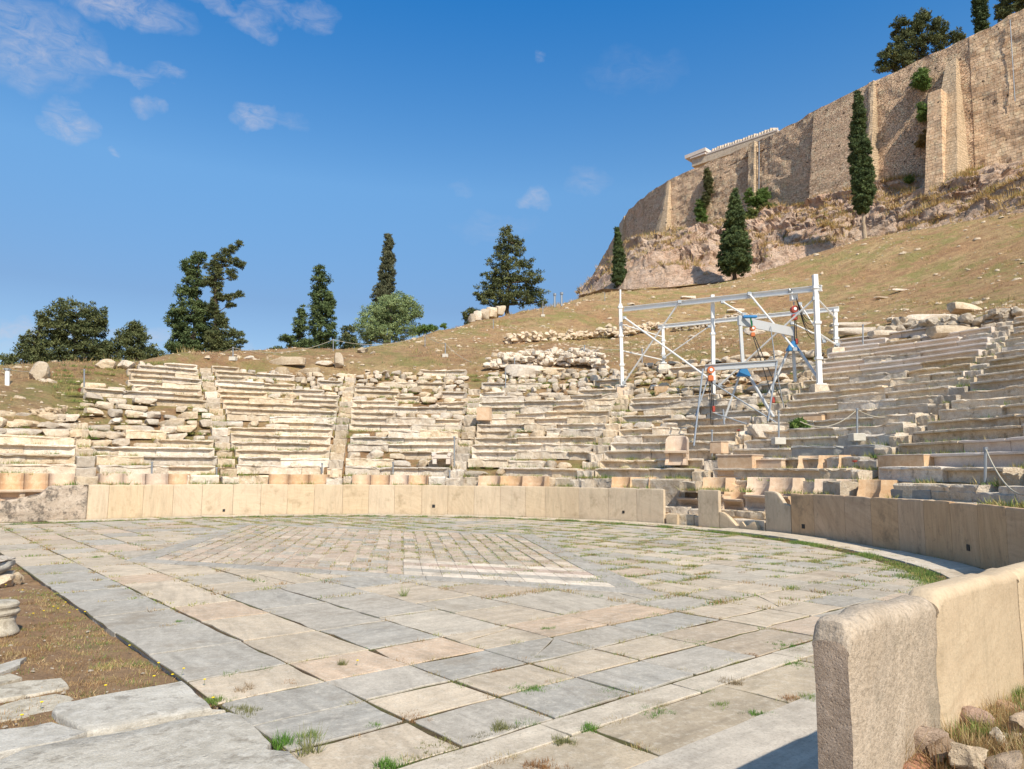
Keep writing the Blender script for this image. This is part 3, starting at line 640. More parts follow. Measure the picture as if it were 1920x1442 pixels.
# near run on the straight wing
bn = thing('parapet_wall', 'near end of the marble parapet at the right edge with a pitted grey end face darkened as if in shade', 'parapet wall', tuple(AB(ca-R, 2.4)))
def b2phi(b): return PHI1+(cb-b)/13*57.2958
NB = [2.335, 3.10, 4.16, 5.15, cb]
for i in range(4):
    tf = None
    zt_ = 1.075
    if i == 0: tf = lambda t: 1.070-.05*max(0, (t-.95)/.05)**2-.006*sin(t*7)-.03*max(0, (.04-t)/.04)
    if i == 1: tf = lambda t: 1.085-.03*max(0, (t-.95)/.05)
    o = slab_mesh('marble_slab', (b2phi(NB[i+1])+.03, b2phi(NB[i])-.03), bn, zt_, mat=M['rough_end'] if i == 0 else M['slab'], topf=tf, big=True, th_=.125, fullround=.055 if i == 0 else .045); shade(o, 42)
    if i < 2:
        for v_ in o.data.vertices:
            p_ = v_.co+o.matrix_world.translation+Vector(wloc(bn)); b_ = p_.x*E2[0]+p_.y*E2[1]; a_ = p_.x*E1[0]+p_.y*E1[1]; w_ = max(0, 1-abs(b_-3.10)/(.05+.03*float(vn(p_.z*9, 1.))))*min(1, max(0, (p_.z-.50)*8), )*min(1, max(0, (1.0-p_.z)*6))
            if a_ < 1.12 and w_ > 0: v_.co += Vector((*(E1*.045*w_*(.7+.5*float(vn(p_.z*22, b_*30)))), 0))
    if i == 0:
        o.data.materials.append(M['shaded_end_face'])
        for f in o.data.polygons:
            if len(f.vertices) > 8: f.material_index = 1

# ================================================================ stone seat rows
STA = [(-66, -58), (-45, -39), (-26.6, -27.4), (-10.5, -10.5), (8.7, 4.), (29.8, 23.), (49, 45.), (71, 60.), (92, 79), (113, 104)]
def sphi(i, r): a, b = STA[i]; return a+(b-a)*(r-14.5)/12.5
ORD = ['first', 'second', 'third', 'fourth', 'fifth', 'sixth', 'seventh', 'eighth', 'ninth', 'tenth', 'eleventh', 'twelfth', 'thirteenth', 'fourteenth', 'fifteenth', 'sixteenth', 'seventeenth', 'eighteenth', 'nineteenth', 'twentieth', 'twenty-first', 'twenty-second']
WNAME = ['wedge at the far left edge', 'second wedge from the left', 'third wedge from the left', 'fourth wedge from the left', 'middle wedge behind the long parapet', 'wedge behind the white gantry', 'large wedge right of the gantry', 'wedge at the right edge', 'wedge beyond the right edge']
def seat_block(name, p0, p1, r, z, mat, parent, endL=False, endR=False, wear=1., thick=0.):
    W = abs(p1-p0)*pi/180*r; n = max(4, int(W/.17)+1); ps = np.linspace(p0, p1, n); u = np.linspace(0, 1, n)
    sd = RNG.random()*100; ch = np.clip(vn(u*W*2.2+sd, sd)-.15, 0, 1)*.11*wear+np.abs(vn(u*W*7, sd))*.018*wear
    rec = np.full(n, .13)
    if endL: rec[u*W < .16] = .0
    if endR: rec[(1-u)*W < .16] = .0
    if wear > 1.6: rec *= .25
    dz = RNG.normal()*.010*wear; dr = RNG.normal()*.014*wear; tz = RNG.normal()*.008*wear
    e = np.zeros(n); e[0] = e[-1] = .012
    base = [(.02, 0, .5, -.6), (0, -.015, 1., -.9), (0, -.062, 1., -.2), (None, -.085, .5, 0), (None, -.345, .3, 0), (.84, -.345, 0, 0), (.84, -.035, 0, 0), (.38, -.03, 0, 0), (.35, .0, 0, -.15)]
    secs = np.zeros((n, len(base), 3))
    for k, (a, b_, cr, cz) in enumerate(base):
        q = (rec if a is None else a)+cr*ch+dr+e*(1 if k < 5 else 0); zz = z+b_+cz*ch+dz+tz*(u-.5)*2*(b_ > -.2)-e*(b_ > -.05)
        nz = vn(u*W*4+sd, k*3.3, sd)*.012*wear; x, y = pos(ps, r+q+nz*(k < 5)); secs[:, k, 0] = x; secs[:, k, 1] = y; secs[:, k, 2] = zz+nz*.7
    V, F = loft(secs); o = obj(name, V, F, mat, parent); return o
# rough stones: chiselled rock meshes, shared between many copies
def rockmesh(name, sx, sy, sz, mat, cuts=9, sub=7, rough=.05, boxy=True, seed=0):
    rg = np.random.default_rng(seed+100); a = np.linspace(-1, 1, sub); V = []; F = []
    A, B = np.meshgrid(a, a, indexing='ij'); one = np.ones_like(A); gf = grid_faces(sub, sub)
    for i, q in enumerate([(A, B, one), (B, A, -one), (one, A, B), (-one, B, A), (B, one, A), (A, -one, B)]):
        V.append(np.stack(q, -1).reshape(-1, 3)); F.append(gf+i*sub*sub)
    V = np.vstack(V); F = np.vstack(F); nrm = V/np.linalg.norm(V, axis=1, keepdims=True)
    V = V*(.35 if not boxy else .78)+nrm*(.75 if not boxy else .22)
    for _ in range(cuts):
        n_ = rg.normal(size=3); n_ /= np.linalg.norm(n_); d = rg.uniform(.78, 1.02) if boxy else rg.uniform(.6, .85)
        t = np.maximum(V@n_-d, 0); V = V-t[:, None]*n_
    V = V+(nrm*(fbm(V[:, 0]*1.6+seed*7, V[:, 1]*1.6, V[:, 2]*1.6, 3)*rough*2)[:, None])
    V *= np.array([sx, sy, sz])/2; V[:, 2] -= V[:, 2].min()
    me = bpy.data.meshes.new(name)
    o = obj(name, V, F, mat); me = o.data; 
    import bmesh
    bm = bmesh.new(); bm.from_mesh(me); bmesh.ops.remove_doubles(bm, verts=bm.verts, dist=1e-4); bm.to_mesh(me); bm.free()
    me.polygons.foreach_set('use_smooth', np.ones(len(me.polygons), bool)); me.set_sharp_from_angle(angle=radians(32))
    bpy.data.objects.remove(o); return me
ROCKB = [rockmesh('squared_stone', 1, .62, .36, M['rubble'], 6, 7, .045, True, i) for i in range(8)]
ROCKR = [rockmesh('round_stone', .8, .7, .6, M['rubble'], 12, 8, .07, False, 20+i) for i in range(8)]
def rock(name, me, p, s, rz, label, cat, group=None, tilt=.0, mat=None, sc3=None):
    if mat is not None: me = me.copy(); me.materials[0] = mat
    o = bpy.data.objects.new(name, me); COL.objects.link(o); o.location = [float(q) for q in p]; o.scale = [float(q) for q in (sc3 if sc3 is not None else (s, s, s))]
    o.rotation_euler = (RNG.normal()*tilt, RNG.normal()*tilt, rz); return tag(o, label, cat, group)
# intact fraction of every wedge by row; 1 = seat blocks, between = mixed with rough stones
def intact(w, k, phi):
    if w == 0: return .9 if k < 4 else (.35 if k == 4 else .0)
    if w == 1:
        if k < 4: return .86
        if k < 9: return .12
        if k < 17: return .9 if phi > -36.5 else (.6 if (k in (9, 10) and phi < -38.5) else .1)
        return 0
    if w == 2:
        if 4 < k < 9 and phi < -24.6: return .0
        return .93 if k < 14 else (.45 if k < 16 else .1)
    if w == 3: return .88 if k < 10 else (.6 if k < 13 else .18)
    if w == 4: return .88 if k < 11 else (.75 if k < 13 else .22)
    if w == 5: return .85 if k < 8 else (.6 if k < 11 else (.35 if k < 17 else 0))
    if w == 6: return 1. if k < 18 else (.85 if k < 20 else 0)
    return .99
KMAX = [7, 17, 17, 18, 18, 19, 20, 19, 12]
ROUGHG = ['rough stones left of the first stair', 'rough stones on the ruined upper left rows', 'rough stones on top of the third wedge', 'rough stones on the broken upper rows left of the middle', 'rough stones on the broken upper rows in the middle', 'rough stones on the broken rows below the gantry frame', 'rough stones on the right upper rows', 'rough stones between rows at right', 'rough stones at the right']
ROUGHL = ['rough pale stone among the tumbled stones in the leftmost wedge', 'rough pale stone in the ruined rows of the second wedge from the left', 'rough stone lying along the top rows of the third wedge from the left', 'rough stone on the broken upper rows of the fourth wedge from the left',
          'rough stone on the broken upper rows of the middle wedge', 'rough stone lying on the broken rows around the white gantry', 'rough stone filling a gap in the wedge right of the gantry', 'rough stone filling a gap in the wedge at the right edge', 'rough stone in the wedge beyond the right edge']
NR = [0]
WSH = ['leftmost wedge', 'second wedge from the left', 'third wedge from the left', 'fourth wedge from the left', 'middle wedge', 'wedge behind the gantries', 'wedge right of the gantries', 'wedge at the right edge', 'wedge beyond the edge']
def rough_run(w, k, p0, p1, r, z, small=False):
    p = p0; 
    while p < p1:
        L = RNG.uniform(.42, 1.0)*(.7 if small else 1); dp = degrees(L/r)
        if RNG.random() < .93:
            x, y = pos(p+dp/2, r+RNG.uniform(.1, .25)); me = ROCKB[RNG.integers(8)] if RNG.random() < .88 else ROCKR[RNG.integers(8)]
            sc = (L*RNG.uniform(.88, 1.0), RNG.uniform(.75, 1.1), RNG.uniform(.62, .98)*(.95 if me in ROCKB else .72)); NR[0] += 1
            kf = (p-sphi(w, r))/(sphi(w+1, r)-sphi(w, r)); lb = '%s stone on the %s row, %s part of the %s' % ('squared rough' if me in ROCKB else 'rounded rough', ORD[k], 'left' if kf < .33 else 'middle' if kf < .66 else 'right', WSH[w])
            o = rock('rough_stone', me, (float(x), float(y), z-.36+RNG.normal()*.02), 1, -radians(p+dp/2)+RNG.normal()*.1, lb, 'stone', lb.replace('stone on', 'stones on'), .05, sc3=sc)
        p += dp*RNG.uniform(1.0, 1.22)
for w_ in range(9):
    for k in range(KMAX[w_]):
        r = R0+RUN*k; z = Z0+RISE*k; sw = degrees(.38/r)
        a0, a1 = sphi(w_, r)+sw*.8+degrees(RNG.uniform(-.05, .12)/r), sphi(w_+1, r)-sw*.8-degrees(RNG.uniform(-.05, .12)/r)
        if w_ == 7 and k < 1: a0 += 2.
        if a1 > 112 or a0 < -70: a1 = min(a1, 112)
        if w_ == 4 and k > 14: a0 += 1.
        segs = []; p = a0
        while p < a1-.3:
            e = p+degrees(RNG.uniform(1.25, 2.3)/r)
            if a1-e < degrees(.7/r): e = a1
            segs.append((p, e)); p = e
        blocks = [(a, b_, RNG.random() < intact(w_, k, (a+b_)/2)) for a, b_ in segs]
        par = None
        for i, (a, b_, ok) in enumerate(blocks):
            if ok:
                if par is None:
                    lab = 'stone bench row, %s up from the thrones, in the %s' % (ORD[k], WNAME[w_])
                    pm = (a0+a1)/2; x, y = pos(pm, r); par = thing('bench_row', lab, 'stone bench', (float(x), float(y), z-.34), 'stone bench rows of the seating')
                mt = M['seat']; wear = RNG.uniform(.8, 1.5) if RNG.random() > .24 else 2.4
                if w_ >= 6: wear *= .75
                if w_ == 6 and k >= 12 and (RNG.random() < .72 or (k in (13, 15, 17) and a > 52)): mt = M['seatnew']; wear = .12
                if w_ == 7 and k in (1, 2) and a > 76: mt = M['seatnew']; wear = .3
                if w_ == 6 and k == 2 and a > 56 : mt = M['seatgrey']; wear = 1.8
                seat_block('seat_block', a+.02, b_-.02, r, z, mt, par, i == 0 or not blocks[i-1][2], i == len(blocks)-1 or not blocks[i+1][2], wear)
            else:
                if w_ == 2 and 4 < k < 9 and a < -24.6 and RNG.random() < .6: continue
                if w_ == 1 and k > 11 and a < -37.5: continue
                rough_run(w_, k, a, b_, r, z, small=k > 12)
THR = [(az_px(a, 13., 1.3)-.3, az_px(b_, 13., 1.3)+.3) for a, b_ in ((-60, 145), (188, 360), (503, 618), (658, 801), (893, 1019), (1141, 1213), (1270, 1500), (1516, 1642))]
for w_ in range(9):
    r = 13.36; a0, a1 = sphi(w_, r)+1.4, min(sphi(w_+1, r)-1.4, 112); pm = (a0+a1)/2; x, y = pos(pm, r)
    par = thing('base_course', 'lowest stone course directly behind the thrones, in the %s' % WNAME[w_], 'stone course', (float(x), float(y), .8), 'stone courses behind the thrones'); p = a0
    while p < a1-.2:
        e = min(a1, p+degrees(RNG.uniform(1.1, 1.9)/r)); e = a1 if a1-e < 2 else e
        ps = np.linspace(p+.03, e-.03, 8); sd = RNG.random()*99; secs = np.zeros((8, 8, 3)); low = any(a-1 < (p+e)/2 < b2+1 for a, b2 in THR)
        for q, (a, b_) in enumerate([(-.42, 1.34), (-.45, 1.30), (-.43, 1.05), (-.42, .70), (-.42, .35), (.3, .35), (.3, 1.352), (-.2, 1.35)] if not low else [(-.05, 1.34), (-.07, 1.30), (-.07, 1.05), (-.05, .9), (-.05, .35), (.3, .35), (.3, 1.352), (.1, 1.35)]):
            x, y = pos(ps, r+a+vn(np.arange(8)*.8+sd, q)*.02); secs[:, q, 0] = x; secs[:, q, 1] = y; secs[:, q, 2] = b_+vn(np.arange(8)*.8, q+sd)*.012*(b_ > 1.2)
        V, F = loft(secs); obj('stone_block', V, F, M['seat'], par); p = e
# radial stairs: a short flight of rough steps between the wedges
SN = ['between the first and second wedges from the left', 'between the second and third wedges from the left', 'between the third and fourth wedges from the left', 'left of the middle wedge', 'right of the middle wedge', 'right behind the small aluminium gantry', 'at the right, climbing beside the large wedge', 'at the far right edge']
for i in range(1, 9):
    kk = {1: 6, 2: 17, 3: 17, 4: 14, 5: 14, 6: 16, 7: 19, 8: 14}[i]
    x, y = pos(sphi(i, 13.4), 13.2); st = thing('stone_stair', 'narrow worn stone stair climbing the seating '+SN[i-1], 'stair', (float(x), float(y), 1.2), 'radial stairs')
    for k in range(-1 if i < 8 else 0, kk*1):
        for h in (0,):
            r = R0+RUN*k-.12; z = Z0+RISE*k-.10+RNG.normal()*.025; pm = sphi(i, r); hw = degrees(.30/r)
            if RNG.random() < .02: continue
            j = RNG.normal()*.25; n = 6; ps = np.linspace(pm-hw*RNG.uniform(.8, 1.02), pm+hw*RNG.uniform(.85, 1.02), n); secs = np.zeros((n, 6, 3)); sd = RNG.random()*99
            for q, (a, b_) in enumerate([(.04, 0), (0, -.04), (0.015, -.33), (.8, -.33), (.8, -.02), (.35, 0)]):
                x, y = pos(ps, r+a+RNG.normal()*.012+vn(np.arange(n)*.9+sd, q)*.045); secs[:, q, 0] = x; secs[:, q, 1] = y; secs[:, q, 2] = z+b_+vn(np.arange(n)*.8, q+sd)*.035*(b_ > -.2)
            V, F = loft(secs); obj('step', V, F, M['rubble'], st)

# ================================================================ marble thrones behind the parapet
def throne_seat(parent, p0, p1, r, zf, broken=0.):
    """one seat: curved back shell with arms, seat with scrolled apron; facing the orchestra"""
    W = abs(p1-p0)*pi/180*r; pm = (p0+p1)/2
    def P(u, q, z): x, y = pos(p0+(p1-p0)*u, r+q); return (float(x), float(y), zf+z)
    n = 13; us = np.linspace(0, 1, n); mb = MB()
    secs = []
    for u in us:
        v = abs(u-.5)*2; d = .46*(v**3.2 if v < 1 else 1); arm = np.clip((v-.86)/.08, 0, 1)
        inner = .44-.26*np.clip(v, 0, 1)**2.6; inner = inner if v < .9 else .06
        top = .93-.0*v; front = inner
        sec = [P(u, front, .40), P(u, front-.0 if v < .9 else .10, .62), P(u, front+.02 if v < .9 else .14, .70), P(u, front+.05 if v < .9 else .16, top-.01-broken*max(0, sin(u*5))), P(u, front+.07 if v < .9 else .18, top-broken*max(0, sin(u*5))), P(u, .58, top-broken*max(0, sin(u*5))), P(u, .62, top-.03-broken), P(u, .62, .0), P(u, .55, 0), P(u, .55, .4)]
        secs.append(sec)
    V, F = loft(np.array(secs)); obj('backrest', V, F, M['throne'], parent)
    secs = []
    for u in us:
        v = abs(u-.5)*2; leg = 1 if v > .78 else 0; sec = []
        lip = .02
        ap = .10+.06*cos(v*2.) if not leg else .0
        for q, z in [(-.02, .44), (-.04, .42), (-.03, .37), (.02+ap*.4, .34), (.05+ap, .22), (.03+ap, .10), (-.02+ap*.5, .05), (-.04+ap*.4, 0.), (.56, 0), (.56, .44)]: sec.append(P(u, q, z))
        secs.append(sec)
    V, F = loft(np.array(secs)); obj('seat', V, F, M['throne'], parent)
def throne_group(px0, px1, n, label, r=12.72, zf=.5, broken=0.):
    p0, p1 = az_px(px0, r, zf+.9), az_px(px1, r, zf+.9); x, y = pos((p0+p1)/2, r)
    t = thing('marble_throne', label, 'marble throne', (float(x), float(y), zf), 'front row of marble thrones')
    for i in range(n): throne_seat(t, p0+(p1-p0)*i/n, p0+(p1-p0)*(i+1)/n-.01, r, zf, broken)
    return t
throne_group(-40, 9, 2, 'pair of marble thrones cut by the left edge of the photo', zf=.44)
throne_group(10, 98, 2, 'block of two marble thrones in front of the leftmost seating wedge', zf=.46)
throne_group(99, 145, 1, 'single marble throne seat just left of the first stair', zf=.46)
throne_group(190, 274, 2, 'marble thrones above the slabs just right of the eroded parapet end', zf=.46)
throne_group(275, 358, 2, 'marble thrones right of a grey post, in front of the second wedge', zf=.46)
throne_group(505, 580, 2, 'marble thrones in front of the right half of the third wedge', zf=.46)
throne_group(580, 617, 1, 'single throne just left of the stair after the third wedge', zf=.46)
throne_group(660, 730, 2, 'left block of two thrones in front of the fourth wedge', zf=.46)
throne_group(730, 800, 2, 'right block of two thrones in front of the fourth wedge', zf=.46)
throne_group(895, 935, 1, 'single throne just right of the middle stair', zf=.46)
throne_group(936, 1018, 2, 'block of two thrones in front of the middle wedge', zf=.46)
throne_group(1143, 1212, 2, 'block of two thrones behind the right end of the long parapet', zf=.46)
throne_group(1312, 1354, 1, 'throne seen over the lone upright slab', zf=.48)
throne_group(1394, 1478, 2, 'block of two high backed thrones in the gap of the parapet', r=12.78, zf=.50)
throne_group(1518, 1640, 3, 'row of three marble thrones behind the right parapet', zf=.48)
throne_group(1436, 1500, 1, 'broken throne standing behind the two high backed thrones', r=13.5, zf=.72)
throne_group(1490, 1565, 2, 'block of two thrones standing one step higher at right of the gap', r=13.9, zf=1.12)
throne_group(1352, 1392, 1, 'damaged low throne between two better kept thrones', r=12.78, zf=.36, broken=.1)
throne_group(1270, 1311, 1, 'worn throne partly hidden left of the lone upright slab', r=12.78, zf=.34, broken=.25)
# step blocks in the gap below the thrones
g1 = thing('stone_step', 'worn stone steps in the gap of the far parapet below the thrones', 'stone step', base_of(44))
for (pa, pb, r_, z_) in ((1246, 1300, 12.25, .30), (1301, 1360, 12.25, .28), (1361, 1432, 12.25, .27), (1240, 1290, 12.6, .50), (1291, 1350, 12.6, .48), (1351, 1430, 12.6, .49)):
    p0, p1 = az_px(pa, r_, z_), az_px(pb, r_, z_); n = 8; ps = np.linspace(p0+.05, p1-.05, n); secs = np.zeros((n, 6, 3)); sd = RNG.random()*90
    for q, (a, b_) in enumerate([(.03, 0), (0, -.03), (0.01, -.34), (.55, -.34), (.55, -.01), (.25, 0)]):
        x, y = pos(ps, r_+a+vn(np.arange(n)*.9+sd, q)*.03); secs[:, q, 0] = x; secs[:, q, 1] = y; secs[:, q, 2] = z_+b_+vn(np.arange(n)*.8, q+sd)*.02*(b_ > -.2)
    V, F = loft(secs); obj('tread', V, F, M['seat'], g1)

# ================================================================ pedestals and special stones
def cav_hit(px, py): return hit(px, py, f=lambda x, y: ground(x, y)+.30*(np.hypot(x-C[0], y-C[1]) > 13.3))
def pedestal(px0, px1, pyt, pyb, Y, dep, label, cap=.06, name='statue_base', base=True, mat=None):
    a, b_ = gy(px0, pyt, Y), gy(px1, pyt, Y); zb = gy((px0+px1)/2, pyb, Y)[2]; W = np.linalg.norm(b_-a); H_ = a[2]-zb; c = (a+b_)/2; ph = atan2(c[0]-C[0], c[1]-C[1])
    t = thing(name, label, 'pedestal', (c[0], c[1]+dep/2, zb)); rz = -ph*.9; o = np.array([c[0]+sin(ph)*dep/2, c[1]+cos(ph)*dep/2])
    m = MB(); m.box((o[0], o[1], zb+(H_-cap)/2+.0), (W-cap*1.2, dep-cap, H_-cap), rz, .012); m.build('shaft', mat or M['throne'], t)
    m = MB(); m.box((o[0], o[1], zb+H_-cap*.7), (W-cap*.6, dep-cap*.4, cap*.5), rz, .01); m.box((o[0], o[1], zb+H_-cap*.25), (W, dep, cap*.5), rz, .012); m.build('cornice', mat or M['throne'], t)
    if base: m = MB(); m.box((o[0], o[1], zb+cap*.4), (W-cap*.2, dep-cap*.1, cap*.8+.004), rz, .02); m.build('plinth', mat or M['throne'], t)
    return t
pedestal(1184, 1238, 862, 893, 25.4, .6, 'flat topped marble pedestal behind the right end of the long parapet', .05, base=False)
pedestal(1336, 1412, 852, 894, 22.0, .7, 'large marble pedestal with moulded cornice above the gap in the parapet', .05)
pedestal(1411, 1466, 861, 895, 21.4, .7, 'smaller marble pedestal right beside the large moulded pedestal', .05)
pedestal(1632, 1733, 853, 917, 17.3, .9, 'big plain marble block above the right parapet with a broken lower corner', .01, base=False)
pedestal(1733, 1788, 856, 900, 17.6, .55, 'marble pedestal with cornice right of the big plain block', .045)
pedestal(1226, 1250, 724, 740, 33., .5, 'small squared cream marble block below the left gantry foot', .01, 'marble_block', False)
pedestal(893, 918, 763, 788, 31.5, .6, 'squared cream block standing at the head of the middle stair', .01, 'marble_block', False)
pedestal(1495, 1540, 778, 801, 24.2, .5, 'squared pale block left of the grey marble seats', .02, 'marble_block', False)
pedestal(1328, 1352, 828, 850, 23.2, .5, 'small low marble block right of the tall single throne', .02, 'marble_block', False)
# small altar-like white block with a dark niche
a, b_ = gy(809, 849, 27.6), gy(846, 849, 27.6); zb = gy(828, 870, 27.6)[2]; H_ = a[2]-zb; t = thing('scroll_altar', 'small white marble altar with rolled scroll ends and a dark niche below', 'altar', ((a+b_)/2*np.array([1, 1, 0])+[0, 0, zb]))
W = b_[0]-a[0]; cx, cy = (a[0]+b_[0])/2, a[1]+.25; m = MB()
m.box((cx, cy, zb+H_*.66), (W*.9, .5, H_*.34), 0, .01); m.build('slab', M['seatnew'], t)
for s in (-1, 1):
    m = MB(); m.tube([(cx+s*W*.40, cy-.27, zb+H_*.86), (cx+s*W*.40, cy+.27, zb+H_*.86)], H_*.17, 12); m.build('scroll', M['seatnew'], t)
    m = MB(); m.box((cx+s*W*.34, cy, zb+H_*.24), (W*.2, .46, H_*.50), 0, .01); m.build('leg', M['seatnew'], t)
# tall single throne with rounded back on the rows
def tall_throne():
    Y = 23.6; z0 = gy(1268, 872, Y)[2]; c = gy(1268, 872, Y); Hh = gy(1270, 815, Y)[2]-z0; W = (gy(1290, 850, Y)-gy(1250, 850, Y))[0]
    t = thing('tall_marble_throne', 'tall single marble throne with a rounded high back standing on the rows', 'marble throne', (c[0], Y+.3, z0))
    def Q(u, q, z):
        a = radians(-22); x, y = u*W/2, q; return (c[0]+x*cos(a)-y*sin(a), Y+.1+x*sin(a)+y*cos(a), z0+z)
    secs = []
    for u in np.linspace(-1, 1, 15):
        v = abs(u); top = Hh*(1-.10*v**6) if v < 1 else Hh*.86; inn = .50-.34*v**3
        secs.append([Q(u, inn, .44), Q(u, inn+.03, .7), Q(u, inn+.08, top-.04), Q(u, inn+.12, top), Q(u, .64+.06, top), Q(u, .66, .6), Q(u, .62, 0), Q(u, .55, 0), Q(u, .55, .44)])
    V, F = loft(np.array(secs)); obj('backrest', V, F, M['throne'], t, smooth=False)
    m = MB(); secs = []
    for u in np.linspace(-1.02, 1.02, 3): secs.append([Q(u, .0, .48), Q(u, -.04, .46), Q(u, -.04, .40), Q(u, .6, .40), Q(u, .6, .48)])
    V, F = loft(np.array(secs)); obj('seat', V, F, M['throne'], t)
    for s in (-1, 1):
        secs = []
        for z, q0 in ((0, -.06), (.06, -.05), (.12, .04), (.2, .12), (.28, .10), (.36, .0), (.41, -.02)):
            secs.append([Q(s*.98, q0, z), Q(s*.66, q0, z), Q(s*.66, .6, z), Q(s*.98, .6, z)])
        V, F = loft(np.array(secs)); obj('leg', V, F, M['throne'], t)
    secs = [[Q(u, .16, 0), Q(u, .16, .41), Q(u, .6, .41), Q(u, .6, 0)] for u in (-.66, .66)]
    V, F = loft(np.array(secs)); obj('seat_support', V, F, M['throne'], t)
tall_throne()
# two long grey ledge stones above the right parapet
for (pa, pb, r_, z_, lab) in ((1650, 1872, 12.55, 1.02, 'lower long weathered grey ledge just above the right parapet'), (1668, 1900, 12.9, 1.22, 'upper long weathered grey ledge above the right parapet')):
    p0, p1 = az_px(pa, r_, z_), az_px(pb, r_, z_); x, y = pos((p0+p1)/2, r_); t = thing('stone_ledge', lab, 'stone ledge', (float(x), float(y), z_-.2)); e = np.linspace(p0, p1, 4)
    for i in range(3):
        n = 8; ps = np.linspace(e[i]+.05, e[i+1]-.05, n); secs = np.zeros((n, 6, 3)); sd = RNG.random()*90
        for q, (a, b2) in enumerate([(.03, 0), (0, -.03), (0.01, -.26), (.55, -.26), (.55, -.01), (.25, 0)]):
            x, y = pos(ps, r_+a+vn(np.arange(n)*.9+sd, q)*.02); secs[:, q, 0] = x; secs[:, q, 1] = y; secs[:, q, 2] = z_+b2+vn(np.arange(n)*.8, q+sd)*.015*(b2 > -.2)
        V, F = loft(secs); obj('ledge_block', V, F, M['seatgrey'] if i == 0 else M['seat'], t)

# ================================================================ gantries
def base_pt(px, py): p = cav_hit(px, py); return p
def at(px, py, ref): return gy(px, py, ref[1])
Gl, Gm, Gr = gy(1167, 727, 34.0), gy(1338, 742, 30.6), gy(1537, 723, 27.1)
Rl, Rr = gy(1244, 683, 36.6), gy(1568, 655, 31.4)
t = thing('white_gantry', 'large white steel gantry frame with crossed braces standing on the upper seating', 'gantry', tuple(Gl))
W_ = M['white_metal']
def gbar(name, p, q, w, mat=W_, par=t, h=None): m = MB(); m.bar(p, q, w, h or w); return m.build(name, mat, par)
def gtube(name, pts, r, mat=W_, par=t): m = MB(); m.tube(pts, r, 8); return m.build(name, mat, par, smooth=False)
def post(px0, py0, px1, py1, ref, w, name='post'):
    a, b_ = gy(px0, py0, ref[1]), gy(px1, py1, ref[1]); gbar(name, b_, a, w); 
    m = MB(); m.box((b_[0], b_[1], b_[2]+.02), (w*2.2, w*2.2, .05)); m.build('foot_plate', W_, t)
    for f in (.0, .35, .7):
        q = a+(b_-a)*(f+.04); m = MB(); m.box(q, (w*1.45, w*1.45, .10)); m.build('collar', W_, t)
post(1163, 570, 1167, 725, Gl, .15); post(1336, 553, 1338, 742, Gm, .14); post(1529, 532, 1537, 722, Gr, .17)
post(1243, 612, 1244, 682, Rl, .13); post(1566, 580, 1568, 654, Rr, .14)
gtube('mast', [gy(1163, 570, Gl[1]), gy(1163, 543, Gl[1])], .045); gbar('mast', gy(1529, 532, Gr[1]), gy(1528, 515, Gr[1]), .17)
# beams
def yb(px, pa, pb): # depth interpolation between two refs in inverse depth
    (xa, A), (xb, B) = pa, pb; f = (px-xa)/(xb-xa); return 1/((1-f)/A[1]+f/B[1])
FR = ((1163, Gl), (1533, Gr)); RE = ((1244, Rl), (1568, Rr))
def ibeam(name, p, q, w, h, mat=W_, par=t):
    m = MB(); up = np.array([0, 0, 1.]); m.bar(p+up*h/2, q+up*h/2, w, .03); m.bar(p-up*h/2, q-up*h/2, w, .03); m.bar(p, q, .03, h-.032); return m.build(name, mat, par)
ibeam('top_beam', gy(1170, 580, Gl[1]), gy(1541, 540, Gr[1]-.15), .13, .20); ibeam('rear_beam', gy(1234, 613, yb(1234, *RE)), gy(1573, 579, Rr[1]), .12, .17)
for x0, y0, x1, y1, LN, r_ in [(1274, 566, 1170, 718, FR, .055), (1171, 596, 1338, 716, FR, .06), (1405, 551, 1490, 655, FR, .055), (1527, 560, 1350, 722, FR, .055), (1355, 566, 1395, 590, FR, .05),
                        (1246, 670, 1330, 612, RE, .045), (1485, 606, 1570, 646, RE, .05), (1500, 570, 1545, 640, RE, .04)]:
    a, b_ = gy(x0, y0, yb(x0, *LN)-.12), gy(x1, y1, yb(x1, *LN)-.12); gtube('brace', [a, b_], r_*.72)
    for e_ in (a, b_): m = MB(); m.box(e_, (.16, .10, .16), 0, .02); m.build('coupler', M['galv'], t)
for (x0, y0, A, x1, y1, B, r_) in [(1168, 609, Gl, 1243, 632, Rl, .045), (1168, 658, Gl, 1243, 675, Rl, .045), (1534, 562, Gr, 1567, 597, Rr, .05), (1536, 626, Gr, 1567, 646, Rr, .05)]:
    gtube('tie_bar', [gy(x0, y0, A[1]), gy(x1, y1, B[1])], r_*.75)
for px, py, ref in ((1167, 733, Gl), (1538, 729, Gr), (1244, 690, Rl), (1338, 747, Gm), (1569, 659, Rr)):
    p = gy(px, py, ref[1]); m = MB(); m.box((p[0], p[1]+.1, p[2]-.04), (.55, .55, .42), 0, .02); o = m.build('footing_block', M['throne'] if px < 1200 else M['seat'], None, loc=p)
    tag(o, {1167: 'square stone footing under the left post of the white gantry', 1538: 'stone footing under the tall right post of the white gantry', 1244: 'rough stone footing under the left rear post of the gantry', 1338: 'stone footing under the middle post of the white gantry', 1569: 'stone footing under the right rear post of the gantry'}[px], 'footing', 'gantry footings')
